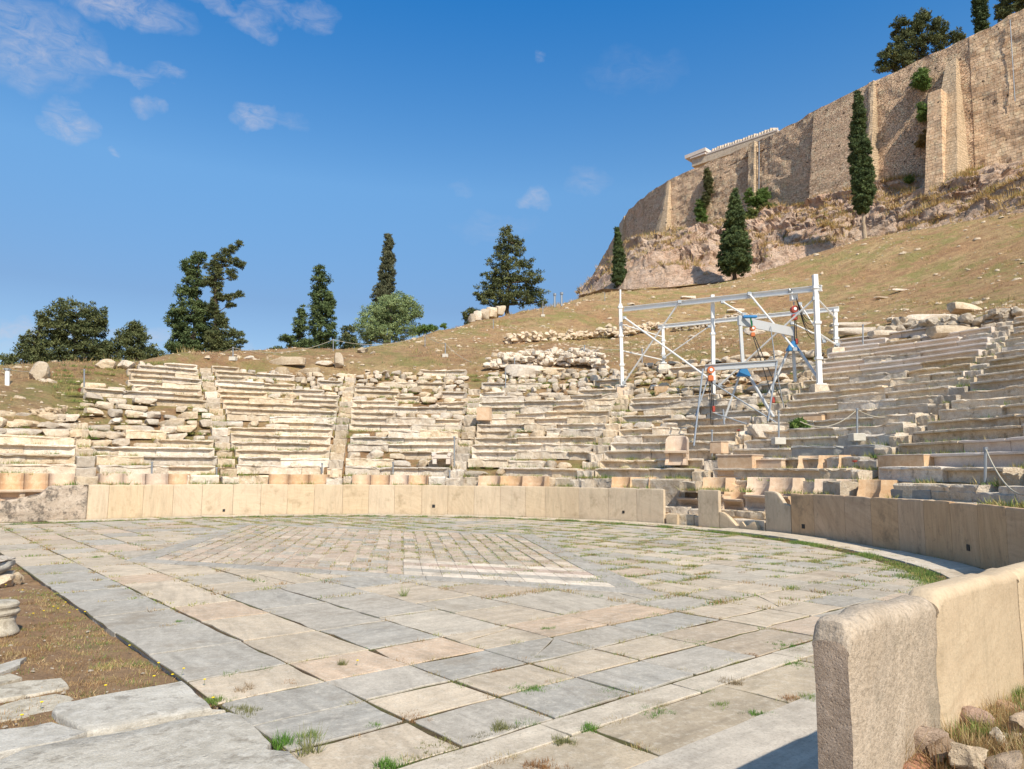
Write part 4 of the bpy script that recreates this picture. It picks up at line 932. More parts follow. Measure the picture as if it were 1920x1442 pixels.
# aluminium A-frame gantry in front
La, Ra = gy(1394, 688, 26.4), gy(1486, 641, 28.2)
t2 = thing('aluminium_gantry', 'aluminium A-frame gantry with blue gusset plates and a flat grey beam', 'gantry', tuple(gy(1394, 780, 26.4)))
def t2bar(n_, p, q, w, h=None, mat=M['alu']): m = MB(); m.bar(p, q, w, h or w); return m.build(n_, mat, t2)
t2bar('upright', gy(1394, 700, 26.4), gy(1387, 592, 26.4), .11); t2bar('upright', gy(1491, 716, 28.2), gy(1485, 612, 28.2), .10)
t2bar('beam', gy(1384, 601, 26.3), gy(1489, 623, 28.1), .08, .34)
for (x0, y0, x1, y1, Y0, Y1) in [(1390, 694, 1357, 790, 26.4, 26.6), (1398, 694, 1450, 782, 26.4, 25.4), (1482, 650, 1441, 738, 28.2, 28.2), (1492, 648, 1542, 722, 28.2, 27.0)]:
    t2bar('leg', gy(x0, y0, Y0), gy(x1, y1, Y1), .10, .07)
for cx, y0, y1, hw, Y in ((1394, 685, 706, 12.5, 26.2), (1486, 640, 658, 11.5, 28.0)):
    P = [gy(cx-2, y0, Y), gy(cx+2, y0, Y), gy(cx+hw, y1-1, Y), gy(cx+hw, y1, Y), gy(cx-hw, y1, Y), gy(cx-hw, y1-1, Y)]; V = [p+[0, d, 0] for d in (-.1, .1) for p in P]
    F = [(5, 4, 3, 2, 1, 0), (6, 7, 8, 9, 10, 11)]+[(i, (i+1) % 6, 6+(i+1) % 6, 6+i) for i in range(6)]; obj('gusset_plate', V, F, M['blue'], t2)
m = MB(); m.box(gy(1406, 594, 26.3), (.5, .16, .10), 0, .02); m.build('clamp', M['blue'], t2)
# low pipe tripod frame
t3 = thing('pipe_hoist_frame', 'low frame of grey pipes carrying a short steel beam over the broken seats', 'hoist frame', tuple(gy(1300, 835, 25.2)))
ibm = ibeam('beam', gy(1322, 690, 26.2), gy(1458, 681, 25.4), .14, .2, M['alu'], t3)
for (x0, y0, Y0, x1, y1, Y1, r_) in [(1318, 692, 26., 1301, 836, 25.1, .045), (1331, 700, 26.4, 1304, 780, 25.6, .035), (1457, 676, 25.4, 1440, 790, 25.0, .045), (1455, 690, 25.4, 1470, 765, 25.6, .03),
                                  (1333, 716, 26.2, 1461, 796, 24.9, .04), (1445, 612, 27.2, 1455, 690, 25.4, .025), (1340, 775, 26, 1400, 795, 25.4, .035), (1356, 768, 26.6, 1358, 796, 26.5, .05)]:
    m = MB(); m.tube([gy(x0, y0, Y0), gy(x1, y1, Y1)], r_*.7, 8); m.build('pipe', M['galv'], t3)
def hoist(px, py, Y, label, colr, hgt, ropes, s=1.):
    p = gy(px, py, Y); t = thing('chain_hoist', label, 'chain hoist', tuple(p)); m = MB(); m.tube([p+[0, -.12*s, 0], p+[0, .12*s, 0]], .15*s, 14); m.build('drum', colr, t)
    m = MB(); m.tube([p+[0, -.14*s, 0], p+[0, -.12*s, 0]], .07*s, 12); m.build('hub', M['white_metal'], t)
    m = MB(); m.box(p+[0, 0, -.36*s], (.22*s, .16*s, .26*s), 0, .03); m.build('housing', colr, t)
    m = MB(); m.tube([p+[0, 0, .14*s], p+[0, 0, hgt]], .02, 6); m.build('hook', M['galv'], t)
    for (dx, x1, y1, Y1) in ropes: m = MB(); m.tube([p+[dx, 0, -.4*s], gy(x1, y1, Y1)], .018, 5); m.build('chain', M['dark'], t)
    e = gy(ropes[0][1], ropes[0][2], ropes[0][3]); m = MB(); m.box(e, (.09, .09, .22), 0, .02); m.build('lower_hook', M['red'], t)
hoist(1332, 694, 26.1, 'orange chain hoist hanging from the short beam of the pipe frame', M['orange'], .2, [(.05, 1338, 767, 26.1), (-.06, 1333, 795, 26.), (0, 1335, 770, 26.1)], .85)
hoist(1411, 616, 26.6, 'orange chain hoist hung from green slings under the aluminium beam', M['orange'], .3, [(0, 1450, 750, 25.8), (.05, 1470, 760, 25.8)], .65)
hoist(1489, 580, 27.9, 'red electric chain hoist hanging under the top beam of the white gantry', M['red'], .3, [(.05, 1494, 640, 27.9), (0, 1490, 640, 28.)], .9)
m = MB(); m.tube([gy(1407, 594, 26.3), gy(1410, 612, 26.5)], .03, 6); o = m.build('lifting_sling', M['green_sling'], None, loc=gy(1407, 594, 26.3)); tag(o, 'green lifting sling looped over the aluminium beam', 'sling')
p = gy(1488, 553, 27.9); t4 = thing('hoist_trolley', 'white hoist trolley with grey motor running on the top beam of the gantry', 'trolley', tuple(p))
m = MB(); m.box(p+[0, 0, -.06], (.24, .24, .34), 0, .02); m.build('body', W_, t4); m = MB(); m.tube([p+[-.2, 0, .17], p+[.2, 0, .17]], .1, 12); m.build('motor', M['galv'], t4)
for i in range(5):
    a, b_ = gy(1492, 556, 27.8), gy(1524+i*3, 598+i*8, 27.3); q = [a+(b_-a)*s+np.array([0, 0, -(.35+.1*i)*sin(pi*s)]) for s in np.linspace(0, 1, 9)]; m = MB(); m.tube(q, .012, 5); m.build('cable', M['dark'], t4)

# ================================================================ citadel wall on its cliff
wp = np.array(WALLP); WPXi = np.array(WPX, float)
def wplan(px):   # plan position of the wall top line and the top height, by image column of the anchor points
    o = np.argsort(WPXi); return np.array([np.interp(px, WPXi[o], wp[o, j]) for j in range(3)])
def wbase_z(px, x, y):
    o = np.argsort(BPX); py = np.interp(px, np.array(BPX)[o], np.array(BPY)[o]); return float(gy(px, py, y)[2])
pxs = np.r_[np.arange(1086, 1180, 4.), np.arange(1180, 2061, 5.)]
cols = []
PL = np.array([wplan(p) for p in pxs]); tg = np.gradient(PL[:, :2], axis=0); tg /= np.linalg.norm(tg, axis=1, keepdims=True); nr = np.stack([tg[:, 1], -tg[:, 0]], 1)
nr *= np.sign(-(nr*PL[:, :2]).sum(1))[:, None]; k5 = np.ones(5)/5; nrs = np.stack([np.convolve(np.pad(nr[:, j], 2, 'edge'), k5, 'valid') for j in (0, 1)], 1)
arc = np.r_[0, np.cumsum(np.linalg.norm(np.diff(PL[:, :2], axis=0), axis=1))]
BZ = np.array([wbase_z(pxs[i], *PL[i, :2]) for i in range(len(pxs))])
def wallpoint(s, f, off=0.):   # s arc length, f 0 base..1 top
    x = np.interp(s, arc, PL[:, 0]); y = np.interp(s, arc, PL[:, 1]); zt = np.interp(s, arc, PL[:, 2]); zb = np.interp(s, arc, BZ)-1.5
    nx = np.interp(s, arc, nrs[:, 0]); ny = np.interp(s, arc, nrs[:, 1]); z = zb+(zt-zb)*f; o_ = off+(1-f)*(zt-zb)*.055
    return np.stack([x+nx*o_, y+ny*o_, z], -1)
def s_of(px): return float(np.interp(px, pxs, arc))
def wallpatch(name, s0, s1, par, mat, off0=0., ns=None, nf=44, offf=None, thick=1.6, f1=1.0):
    ns = ns or max(3, int(abs(s1-s0)/.55)); ss = np.linspace(s0, s1, ns); ff = np.linspace(0, f1, nf); Sg, Fg = np.meshgrid(ss, ff, indexing='ij')
    o_ = off0 if offf is None else offf(Sg, Fg); P = wallpoint(Sg, Fg, o_+.13*fbm(Sg*.45, Fg*9., 0, 3)+.07*vn(Sg*1.7, Fg*34., 3.)); topn = (Fg >= f1-1e-6); P[..., 2] += topn*.18*fbm(Sg*.4, 3., 1., 3)
    Bk = wallpoint(ss, np.full(ns, f1), -thick); Bb = wallpoint(ss, np.zeros(ns), -thick)
    A = np.concatenate([P, Bk[:, None], Bb[:, None]], 1); k = nf+2; V = A.reshape(-1, 3); F = [tuple(q) for q in grid_faces(ns, k)]
    F += [tuple(range(k)), tuple(range((ns-1)*k, ns*k))[::-1]]
    F += [(i*k+k-1, i*k, (i+1)*k, (i+1)*k+k-1) for i in range(ns-1)]
    uv = np.concatenate([np.stack([Sg, P[..., 2]], -1), np.stack([ss, Bk[:, 2]+thick], -1)[:, None], np.stack([ss, Bb[:, 2]], -1)[:, None]], 1).reshape(-1, 2)
    return obj(name, V, F, mat, par, uv=uv)
cw = thing('citadel_wall', 'huge brown rubble masonry citadel wall with buttresses crowning the cliff', 'fortress wall', (PL[60, 0], PL[60, 1], BZ[60]))
sA = s_of(1832)
wallpatch('wall', 0, sA, cw, M['wall']); wallpatch('ashlar_wall', sA-.05, arc[-1], cw, M['wall_ash'], .06)
def buttress(px0, px1, offb, offt, mat, side, f1=1., px0t=None, px1t=None, nf=18):
    """front panel and two side faces, tapering to the wall at the top"""
    s0, s1 = s_of(px0), s_of(px1); t0 = s_of(px0t) if px0t else s0; t1 = s_of(px1t) if px1t else s1; ff = np.linspace(-.12, f1, nf); V = []; uv = []
    for f in ff:
        k = f/f1; a, b_ = s0+(t0-s0)*k, s1+(t1-s1)*k; o_ = offb+(offt-offb)*k
        ring = [(a, -.4), (a, o_), ((a+b_)/2, o_), (b_, o_), (b_, -.4)]
        for s_, q in ring: p = wallpoint(s_, f, q+(RNG.normal()*.05 if q > 0 else 0)); V.append(p); uv.append((s_+q, p[2]))
    F = [(i*5+j, i*5+j+1, (i+1)*5+j+1, (i+1)*5+j) for i in range(nf-1) for j in range(4)]+[tuple(range((nf-1)*5, nf*5))]
    return obj('buttress', V, F, mat, cw, uv=np.array(uv))
buttress(1762, 1822, 4.2, .8, M['wall_pale'], M['wall_pale'], .87, 1792, 1810); buttress(1768, 1800, 4.8, 3.6, M['wall_ash'], M['wall'], .62, 1772, 1796)
buttress(1528, 1641, 1.9, .45, M['wall'], M['wall_pale'], .985); buttress(1416, 1427, 1.0, .9, M['wall_pale'], M['wall_pale'], .99)
buttress(1239, 1262, 2.2, .3, M['wall_pale'], M['wall_pale'], .97, 1250, 1256); buttress(1168, 1176, 1.5, .5, M['wall_pale'], M['wall_pale'], .97); buttress(1636, 1645, 2.3, .7, M['wall_pale'], M['wall_pale'], .985)
s_ = s_of(1432); m = MB(); m.tube([wallpoint(s_, f, .35) for f in (.12, .5, .97)], .09, 8); m.build('drain_pipe', M['galv'], cw)
s_ = s_of(1904); m = MB(); m.tube([wallpoint(s_, f, .35) for f in (.45, .7, .97)], .05, 8); m.build('drain_pipe', M['galv'], cw)
# cliff sheet between hillside and wall foot
cp = np.array([[px, *gy(px, py, Y)] for px, py, Y in CLP]); npx = 640; nv_ = 130
cx_ = np.linspace(1090, 2055, npx); vv = np.linspace(-.06, 1.05, nv_); CX, VV = np.meshgrid(cx_, vv, indexing='ij')
Lx, Ly, Lz = [np.interp(cx_, cp[:, 0], cp[:, j]) for j in (1, 2, 3)]
sU = np.interp(cx_, pxs, arc); Up = wallpoint(sU, np.zeros(npx), 0.); Uz = np.interp(sU, arc, BZ)+.3
steep = np.interp(cx_, [1090, 1200, 1330, 1420, 1600, 1800, 2000], [.8, .55, .6, .8, .85, .85, .85])[:, None]
X = Lx[:, None]+(Up[:, 0]-Lx)[:, None]*VV; Y = Ly[:, None]+(Up[:, 1]-Ly)[:, None]*VV
vc = np.clip(VV, 0, 1); Z = Lz[:, None]-.5+(Uz-Lz+.5)[:, None]*vc**steep
env = np.clip(vc*7, 0, 1)*np.clip((1-vc)*5, .15, 1)
rg = 1-np.abs(fbm(X*.11, Y*.11, Z*.22, 5)); led = fbm(X*.045, Y*.045, 1.5, 3); stp = np.floor((Z*.42+led*1.5+.25*fbm(X*.3, Y*.3, 0, 3)))
frac = (Z*.42+led*1.5)-np.floor(Z*.42+led*1.5)
cre = np.abs(fbm(X*.38+20, Y*.38, Z*.5, 4)); dz = -np.clip(.15-cre, 0, 1)*6.5+(rg-.55)*1.9+fbm(X*.5, Y*.5, Z*.5, 4)*.75+(np.clip(frac*2.5, 0, 1)-frac)*1.5
Z = Z+dz*env*np.interp(cx_, [1090, 1150, 1300, 1700, 1850], [.3, 1., 1.2, .9, .7])[:, None]
Y2 = Y-(fbm(X*.2+7, Z*.35, Y*.05, 5)*1.5-np.abs(fbm(X*.6, Z*.8, 4., 4))*.9)*env; X2 = X+fbm(X*.2+3, Z*.3, 9., 4)*1.0*env
o = struct('cliff_rock', np.stack([X2, Y2, Z], -1).reshape(-1, 3), grid_faces(npx, nv_), M['cliff'], smooth=True)
o.data.set_sharp_from_angle(angle=radians(38))
def cliff_pt(px, v): i = int(np.argmin(abs(cx_-px))); j = int(np.argmin(abs(vv-v))); return np.array([X2[i, j], Y2[i, j], Z[i, j]])
# plateau behind the wall, hidden from the theatre
top = np.array([wallpoint(arc[-1], 1., -1.), wallpoint(s_of(1640), 1., -1.), wallpoint(s_of(1250), 1., -1.), wallpoint(s_of(1120), 1., -1.)]); pl = [tuple(q-[0, 0, 2.]) for q in top]+[(90, 300, 55), (260, 260, 55), (260, 60, 57)]
struct('plateau', pl, [tuple(range(len(pl)))], M['earth'])
# temple cornice showing above the wall
P1 = gy(1302, 293, 172.); zc = P1[2]; d = ray(1462, 238); P2 = d*((zc-EYE)/d[2])+[0, 0, EYE]
tc_ = thing('temple_cornice', 'pale marble temple cornice with a row of stumps showing above the citadel wall', 'temple', tuple(P1-[0, 0, 3]))
dv_ = P2-P1; L = np.linalg.norm(dv_); ux = dv_/L; px_ = np.array([-ux[1], ux[0], 0])
m = MB(); m.bar(P1-[0, 0, 2.2], P2-[0, 0, 2.2], 2.6, 1.9); m.build('architrave', M['seat'], tc_)
m = MB(); m.bar(P1-[0, 0, 1.15]-ux*.4, P2-[0, 0, 1.15], 2.8, .35); m.build('cornice', M['seatnew'], tc_)
for i in range(24):
    p = P1+ux*(5.5+i*(L-6)/24); m = MB(); m.bar(p-[0, 0, .95], p+[0, 0, -.1+.25*RNG.random()], .9+.4*RNG.random(), 1.2); m.build('stump', M['seat'], tc_)
m = MB(); m.bar(P1-ux*1.6-[0, 0, .35], P1+ux*4.2-[0, 0, .1], 3.8, .9); m.bar(P1-ux*.2-[0, 0, .95], P1+ux*4-[0, 0, .95], 3.6, .5); m.build('corner_block', M['seatnew'], tc_)

# ================================================================ trees
def leafcards(cen, size, col, flat=.0, up=0.):
    n = len(cen); a = RNG.normal(size=(n, 3)); a[:, 2] += up; a /= np.linalg.norm(a, axis=1, keepdims=True); b = RNG.normal(size=(n, 3)); b -= (a*b).sum(1, keepdims=True)*a; b /= np.linalg.norm(b, axis=1, keepdims=True)
    s = size*RNG.uniform(.6, 1.4, (n, 1)); V = np.stack([cen-b*s*.35, cen+b*s*.35, cen+a*s*1.3], 1).reshape(-1, 3)
    F = np.arange(3*n).reshape(-1, 3); return V, F, np.repeat(col, 3, 0)
def tree(name, label, cat, Y, blobs, base, trunk_r, cols, leaf=.16, dens=1., trunkpath=None, bark='bark', subr=.42, group='trees', depth=1., up=.3, fill=1., limbs=True):
    """blobs: (px, py, rx, ry) in photo pixels at distance Y; foliage is grown in many small clumps around limbs"""
    pb = gy(base[0], base[1], Y); k = Y/FPX; t = thing(name, label, cat, tuple(pb), group); cen = []; cc = []; lm = MB()
    tp = [gy(a, b_, Y) for a, b_ in (trunkpath or [(base[0], base[1]), (blobs[0][0]*.3+base[0]*.7, base[1]*.5+blobs[0][1]*.5), (blobs[0][0], blobs[0][1])])]
    tp = np.array(tp); fine = np.linspace(0, len(tp)-1, 14); tpi = np.array([[np.interp(f, range(len(tp)), tp[:, j]) for j in range(3)] for f in fine]); tpi[1:-1, :2] += RNG.normal(size=(12, 2))*trunk_r*.15; lm.tube([tpi[4], tpi[8]], trunk_r*.1, 4) if limbs else None
    m = MB(); m.tube(tpi, np.linspace(trunk_r*.6, trunk_r*.06, 14), 9); m.build('trunk', M[bark], t, smooth=True)
    c0, c1 = np.array(cols[0]), np.array(cols[1])
    bl2 = []
    for i, b_ in enumerate(blobs):
        bl2.append(b_)
        if not limbs and 'cypress' in name and i+1 < len(blobs):
            c_ = blobs[i+1]; bl2 += [tuple(b_[j]*(1-f_)+c_[j]*f_ for j in range(4)) for f_ in (.33, .67)]
    if not limbs and 'cypress' in name: bl2 = [(a_, b_, c_*.92, d_*.8) for a_, b_, c_, d_ in bl2]; fill = fill*.6; subr = subr*.8
    for (px, py, rx, ry) in bl2:
        rx, ry = rx*1.06+.5, ry*1.18+.5; c = gy(px, py, Y); RX, RZ = rx*k, ry*k; RY = max(RX, RZ*.5)*depth; c = c+[0, RNG.normal()*RY*.25, 0]
        ns = int(max(6, 4.4*fill*(RX*RZ+RY*RZ)/(subr*subr)+4)); q = RNG.normal(size=(ns, 3)); q /= np.linalg.norm(q, axis=1, keepdims=True); q *= RNG.uniform(.2, 1.5 if cols is PINE else 1.1, (ns, 1))**.5
        sub = c+q*[RX, RY, RZ]
        if limbs:
            i = int(np.argmin(np.abs(tpi[:, 2]-(c[2]-RZ*.6))))
            lm.tube([tpi[i], (tpi[i]+c)/2+[0, 0, -RZ*.15], c], [trunk_r*.22, trunk_r*.12, trunk_r*.05], 5)
            for s_ in sub[:: max(1, ns//6)]: lm.tube([c*.6+tpi[i]*.4, s_], [trunk_r*.07, trunk_r*.03], 4)
        for s_ in sub:
            nl = int(RNG.uniform(40, 66)*dens); r_ = subr*RNG.uniform(.55, 1.15); g_ = RNG.normal(size=(nl, 3)); g_ /= np.linalg.norm(g_, axis=1, keepdims=True); cen.append(s_+g_*r_*RNG.uniform(.3, 1, (nl, 1))*[1, 1, .62])
            f = np.clip(RNG.normal(.5, .28), 0, 1); cc.append((c0+(c1-c0)*f)[None]*RNG.uniform(.75, 1.25, (nl, 1)))
    if limbs: lm.build('branches', M[bark], t)
    V, F, cl = leafcards(np.vstack(cen), leaf*.78, np.vstack(cc), up=up); obj('crown', V, F, M['leaf'], t, col=cl); return t
PINE = ((.065, .085, .036), (.17, .18, .07)); CYP = ((.05, .08, .033), (.14, .18, .065)); OLV = ((.15, .21, .09), (.33, .40, .18)); BR = ((.07, .13, .03), (.19, .27, .07)); CYPG = ((.08, .095, .055), (.17, .17, .09))
tree('cedar_tree', 'low dark conifer with a thin pointed spire at the far left edge', 'tree', 52, [(60, 655, 20, 14), (33, 677, 27, 15), (78, 613, 7, 16), (79, 598, 4, 9), (65, 640, 16, 14), (15, 690, 12, 10), (70, 685, 30, 16), (80, 665, 20, 14)], (70, 705), .35, PINE)
tree('cedar_tree', 'broad flat topped dark conifer right of the pointed spire', 'tree', 54, [(147, 584, 44, 13), (125, 600, 28, 14), (178, 598, 20, 14), (133, 622, 38, 15), (168, 620, 30, 14), (127, 655, 46, 20), (160, 665, 40, 20), (110, 640, 22, 14), (188, 655, 14, 14)], (140, 708), .45, PINE, trunkpath=[(140, 708), (142, 650), (146, 595)])
tree('cedar_tree', 'small ragged dark conifer with two short tops left of the tall pair', 'tree', 54, [(247, 622, 14, 13), (262, 636, 16, 12), (235, 655, 28, 20), (272, 662, 24, 14), (207, 660, 15, 18), (290, 668, 12, 10), (252, 612, 6, 7), (237, 632, 12, 12)], (245, 705), .3, PINE)
tree('cypress_tree', 'tall dense dark conifer leaning against the sparse tree on the left', 'tree', 56, [(371, 482, 13, 9), (363, 498, 17, 18), (366, 530, 19, 22), (352, 548, 16, 13), (358, 583, 30, 24), (327, 597, 11, 14), (333, 620, 14, 14), (360, 628, 36, 24), (352, 655, 34, 16), (385, 600, 14, 30), (325, 650, 12, 12)], (362, 700), .4, CYP, subr=.38)
tree('sparse_conifer', 'tall sparse conifer with bare trunk and ragged side branches', 'tree', 55, [(449, 458, 5, 4), (438, 466, 7, 5), (428, 475, 10, 6), (415, 488, 15, 8), (440, 490, 10, 5), (452, 497, 7, 4), (398, 500, 13, 7), (405, 515, 14, 8), (432, 510, 8, 5), (437, 520, 5, 5), (395, 528, 12, 7), (415, 558, 15, 5), (436, 556, 9, 4), (451, 551, 7, 3), (430, 570, 8, 4), (418, 606, 12, 7), (424, 622, 14, 6), (442, 628, 10, 5), (455, 640, 7, 4), (432, 648, 14, 6), (403, 640, 12, 18), (412, 660, 20, 8), (440, 660, 8, 4), (407, 540, 8, 12), (400, 575, 8, 14), (410, 600, 9, 14), (400, 640, 14, 22), (420, 640, 12, 10)], (406, 700), .26, PINE, subr=.26, leaf=.12, trunkpath=[(406, 700), (404, 600), (405, 520), (415, 490), (432, 470), (450, 457)], fill=1.15, depth=.8)
tree('cypress_tree', 'medium dark cone shaped conifer left of the lone pencil cypress', 'tree', 56, [(600, 508, 7, 8), (602, 527, 14, 13), (600, 555, 18, 17), (604, 588, 23, 19), (604, 622, 27, 20), (602, 652, 30, 14), (615, 570, 10, 14)], (602, 690), .35, CYP, subr=.38)
tree('cypress_tree', 'short slim conifer against the left side of the cone shaped one', 'tree', 55, [(566, 587, 6, 12), (563, 612, 12, 14), (552, 642, 20, 13), (533, 634, 9, 4), (522, 658, 12, 4), (575, 655, 16, 12)], (562, 690), .22, CYP, subr=.34)
tree('conifer_tree', 'low dark shrubby conifer just behind the left of the olive tree', 'tree', 60, [(652, 622, 12, 9), (648, 640, 14, 12), (662, 652, 14, 12)], (655, 680), .2, PINE)
tree('pencil_cypress', 'lone narrow cypress rising behind the pale green olive tree', 'tree', 66, [(728, 444, 4, 5), (727, 458, 8, 12), (727, 485, 11, 18), (725, 512, 14, 18), (723, 538, 17, 18), (720, 560, 20, 16), (720, 590, 20, 20)], (722, 660), .35, CYPG, subr=.30, leaf=.14, fill=1.5, up=1.2)
tree('olive_tree', 'round pale grey green olive tree on the crest of the hill', 'tree', 56, [(733, 578, 34, 20), (705, 590, 26, 20), (752, 570, 26, 17), (768, 585, 20, 16), (786, 588, 7, 7), (697, 615, 24, 20), (728, 622, 32, 20), (757, 613, 26, 18), (690, 635, 14, 12)], (728, 665), .3, OLV, subr=.36, leaf=.11, fill=1.3, bark='palebark')
tree('shrub', 'bright green low shrub right of the olive tree on the crest', 'shrub', 60, [(795, 618, 15, 7), (808, 616, 10, 6), (783, 622, 10, 6)], (795, 632), .08, BR, subr=.3, leaf=.12)
tree('shrub', 'tiny bright green bush on the crest left of the big conifer', 'shrub', 61, [(833, 612, 6, 3)], (833, 620), .05, BR, subr=.22, leaf=.1)
tree('conifer_tree', 'big dark layered conifer with a jagged top on the crest beside the ruin', 'tree', 74, [(948, 434, 8, 7), (955, 448, 15, 7), (972, 452, 10, 5), (945, 468, 17, 9), (966, 472, 14, 6), (940, 492, 22, 10), (985, 492, 15, 7), (960, 512, 28, 12), (930, 520, 22, 10), (1000, 524, 18, 9), (922, 545, 24, 11), (960, 540, 32, 14), (1005, 549, 15, 9), (972, 560, 30, 12), (930, 564, 30, 10), (898, 556, 8, 5), (1015, 565, 7, 7)], (952, 595), .45, PINE, subr=.5, leaf=.2, trunkpath=[(952, 600), (953, 540), (952, 440)], fill=.9)
tree('conifer_tree', 'low dark conifer at the left foot of the ruined wall on the crest', 'tree', 72, [(880, 588, 9, 8), (876, 598, 6, 6), (890, 582, 6, 5)], (880, 612), .15, PINE, subr=.35)
def bp(px, py): p = hit(px, py, t0=40); return p
tree('cypress_tree', 'slim dark cypress at the left foot of the cliff', 'tree', 97, [(1157, 431, 2.5, 5), (1158, 450, 5, 13), (1160, 474, 8, 15), (1161, 499, 11, 17), (1160, 525, 13, 17)], (1160, 549), .3, CYP, subr=.45, leaf=.2, fill=1.5, up=1., limbs=False)
tree('cypress_tree', 'broad cone shaped cypress in front of the cliff', 'tree', 84, [(1378, 361, 2.5, 7), (1377, 380, 9, 14), (1378, 407, 16, 19), (1378, 440, 23, 21), (1378, 472, 30, 20), (1378, 500, 32, 18)], (1378, 526), .4, CYP, subr=.45, leaf=.2, fill=1.5, up=1., limbs=False)
tree('tall_cypress', 'tallest pencil cypress with a bare pale trunk in front of the citadel wall', 'tree', 83, [(1608, 176, 2.5, 7), (1608, 195, 7, 14), (1610, 224, 11, 18), (1612, 258, 15, 21), (1613, 298, 18, 23), (1615, 338, 20, 24), (1615, 374, 19, 18), (1617, 394, 12, 9)], (1621, 460), .55, CYP, subr=.42, leaf=.2, fill=1.6, up=1., trunkpath=[(1621, 462), (1620, 425), (1615, 380), (1610, 200)], bark='palebark', limbs=False)
tree('pine_tree', 'big dark pine standing on top of the citadel wall', 'tree', 104, [(1735, 25, 10, 8), (1725, 40, 14, 8), (1706, 50, 22, 13), (1686, 44, 12, 6), (1738, 60, 26, 15), (1697, 82, 26, 17), (1775, 74, 20, 8), (1672, 110, 22, 15), (1738, 90, 32, 20), (1655, 128, 10, 9), (1690, 120, 20, 16), (1795, 72, 9, 5)], (1715, 170), .5, PINE, subr=.7, leaf=.3)
tree('pencil_cypress', 'narrow cypress on the wall top cut by the top edge of the photo', 'tree', 95, [(1838, 25, 11, 30), (1837, -20, 9, 26), (1840, 48, 11, 20)], (1840, 100), .3, CYP, subr=.5, leaf=.25, fill=1.5, limbs=False)
tree('pine_tree', 'dark pine on the wall top in the upper right corner', 'tree', 90, [(1893, 14, 20, 14), (1915, -5, 28, 20), (1880, 28, 10, 8)], (1905, 80), .4, PINE, subr=.6, leaf=.3)
def shrub(px, py, blobs, label, cols, Y, name='shrub', cat='shrub', lf=.2, sr=.4): return tree(name, label, cat, Y, blobs, (px, py), .06, cols, leaf=lf, subr=sr, group='shrubs on the citadel wall', limbs=False)
def WY(px, f, off=1.0): return float(wallpoint(s_of(px), f, off)[1])
shrub(1725, 165, [(1722, 150, 16, 14), (1728, 160, 12, 10), (1732, 135, 6, 10)], 'round green bush growing high out of the citadel wall', BR, WY(1725, .8)-.6)
shrub(1728, 225, [(1729, 215, 10, 12), (1727, 200, 5, 8)], 'smaller green bush halfway down the citadel wall below another bush', BR, WY(1728, .5)-.6)
shrub(1428, 390, [(1431, 368, 13, 13), (1422, 378, 14, 10), (1405, 372, 10, 14)], 'round green bush at the foot of the citadel wall behind the cone cypress', BR, WY(1430, .05)-2.5)
shrub(1412, 420, [(1412, 402, 18, 12), (1440, 392, 18, 8), (1400, 415, 14, 10)], 'patch of low green shrubs at the wall foot right of the cone cypress', ((.10, .13, .03), (.20, .22, .07)), 112.)
shrub(1325, 370, [(1326, 330, 6, 12), (1328, 350, 8, 16), (1322, 375, 7, 12)], 'thin ivy hanging down the upper citadel wall', ((.07, .08, .03), (.15, .15, .06)), WY(1325, .6)-.8, 'ivy', 'ivy')
shrub(1314, 410, [(1314, 390, 11, 14), (1316, 405, 10, 12)], 'dark green bush under the ivy on the citadel wall', BR, WY(1314, .3)-1.)
shrub(1305, 445, [(1300, 438, 14, 10), (1318, 430, 12, 9), (1330, 426, 8, 7)], 'bright green bush on the cliff edge at the wall foot', BR, WY(1305, .02)-3.)
shrub(1735, 280, [(1735, 258, 8, 14), (1726, 268, 8, 8)], 'dry yellow tuft hanging on the wall below the two bushes', ((.22, .15, .05), (.36, .26, .10)), WY(1735, .35)-.6, 'dry_tuft', 'plant')
shrub(1705, 345, [(1704, 338, 7, 4)], 'small dark green clump at the wall foot left of the big buttress', BR, WY(1705, .03)-1.5)

# ================================================================ ruin on the crest, terrace walls and loose stones
def stonewall(name, label, cat, pts, h, n, s0, s1, layers=3, group=None, flat=False):
    """low wall or heap of piled field stones in one mesh"""
    mb = MB(); pts = np.array(pts); L = np.r_[0, np.cumsum(np.linalg.norm(np.diff(pts, axis=0), axis=1))]
    for i in range(n):
        t_ = RNG.random()*L[-1]; p = np.array([np.interp(t_, L, pts[:, j]) for j in range(3)]); lay = RNG.random(); s = RNG.uniform(s0, s1)
        me = ROCKB[RNG.integers(8)] if RNG.random() < .5 else ROCKR[RNG.integers(8)]; a = RNG.random()*6.3; V = np.array([v.co for v in me.vertices])*[s, s, s*RNG.uniform(.8, 1.3)]
        V = np.stack([V[:, 0]*cos(a)-V[:, 1]*sin(a), V[:, 0]*sin(a)+V[:, 1]*cos(a), V[:, 2]], 1); off = RNG.normal()*h*.22
        z = p[2]+lay*h*(1-.3*abs(off)/(h+.01)); mb.add(V+[p[0]+off*.3, p[1]+(off if not flat else off*.4)+lay*h*.15, z-.1], [tuple(f.vertices) for f in me.polygons])
    o = mb.build(name, M['rubble'], None, loc=pts[0]); tag(o, label, cat, group); return o
HT = lambda L: [hit(a, b_, t0=25) for a, b_ in L]
stonewall('rubble_heap', 'bank of piled rounded field stones above the middle seating rows', 'stone heap', HT([(915, 692), (980, 688), (1040, 686), (1105, 688), (1135, 694)]), .85, 210, .35, .7)
stonewall('rubble_heap', 'upper thin line of small stones just above the stone bank', 'stone heap', HT([(1000, 672), (1060, 668), (1125, 670)]), .5, 80, .3, .5)
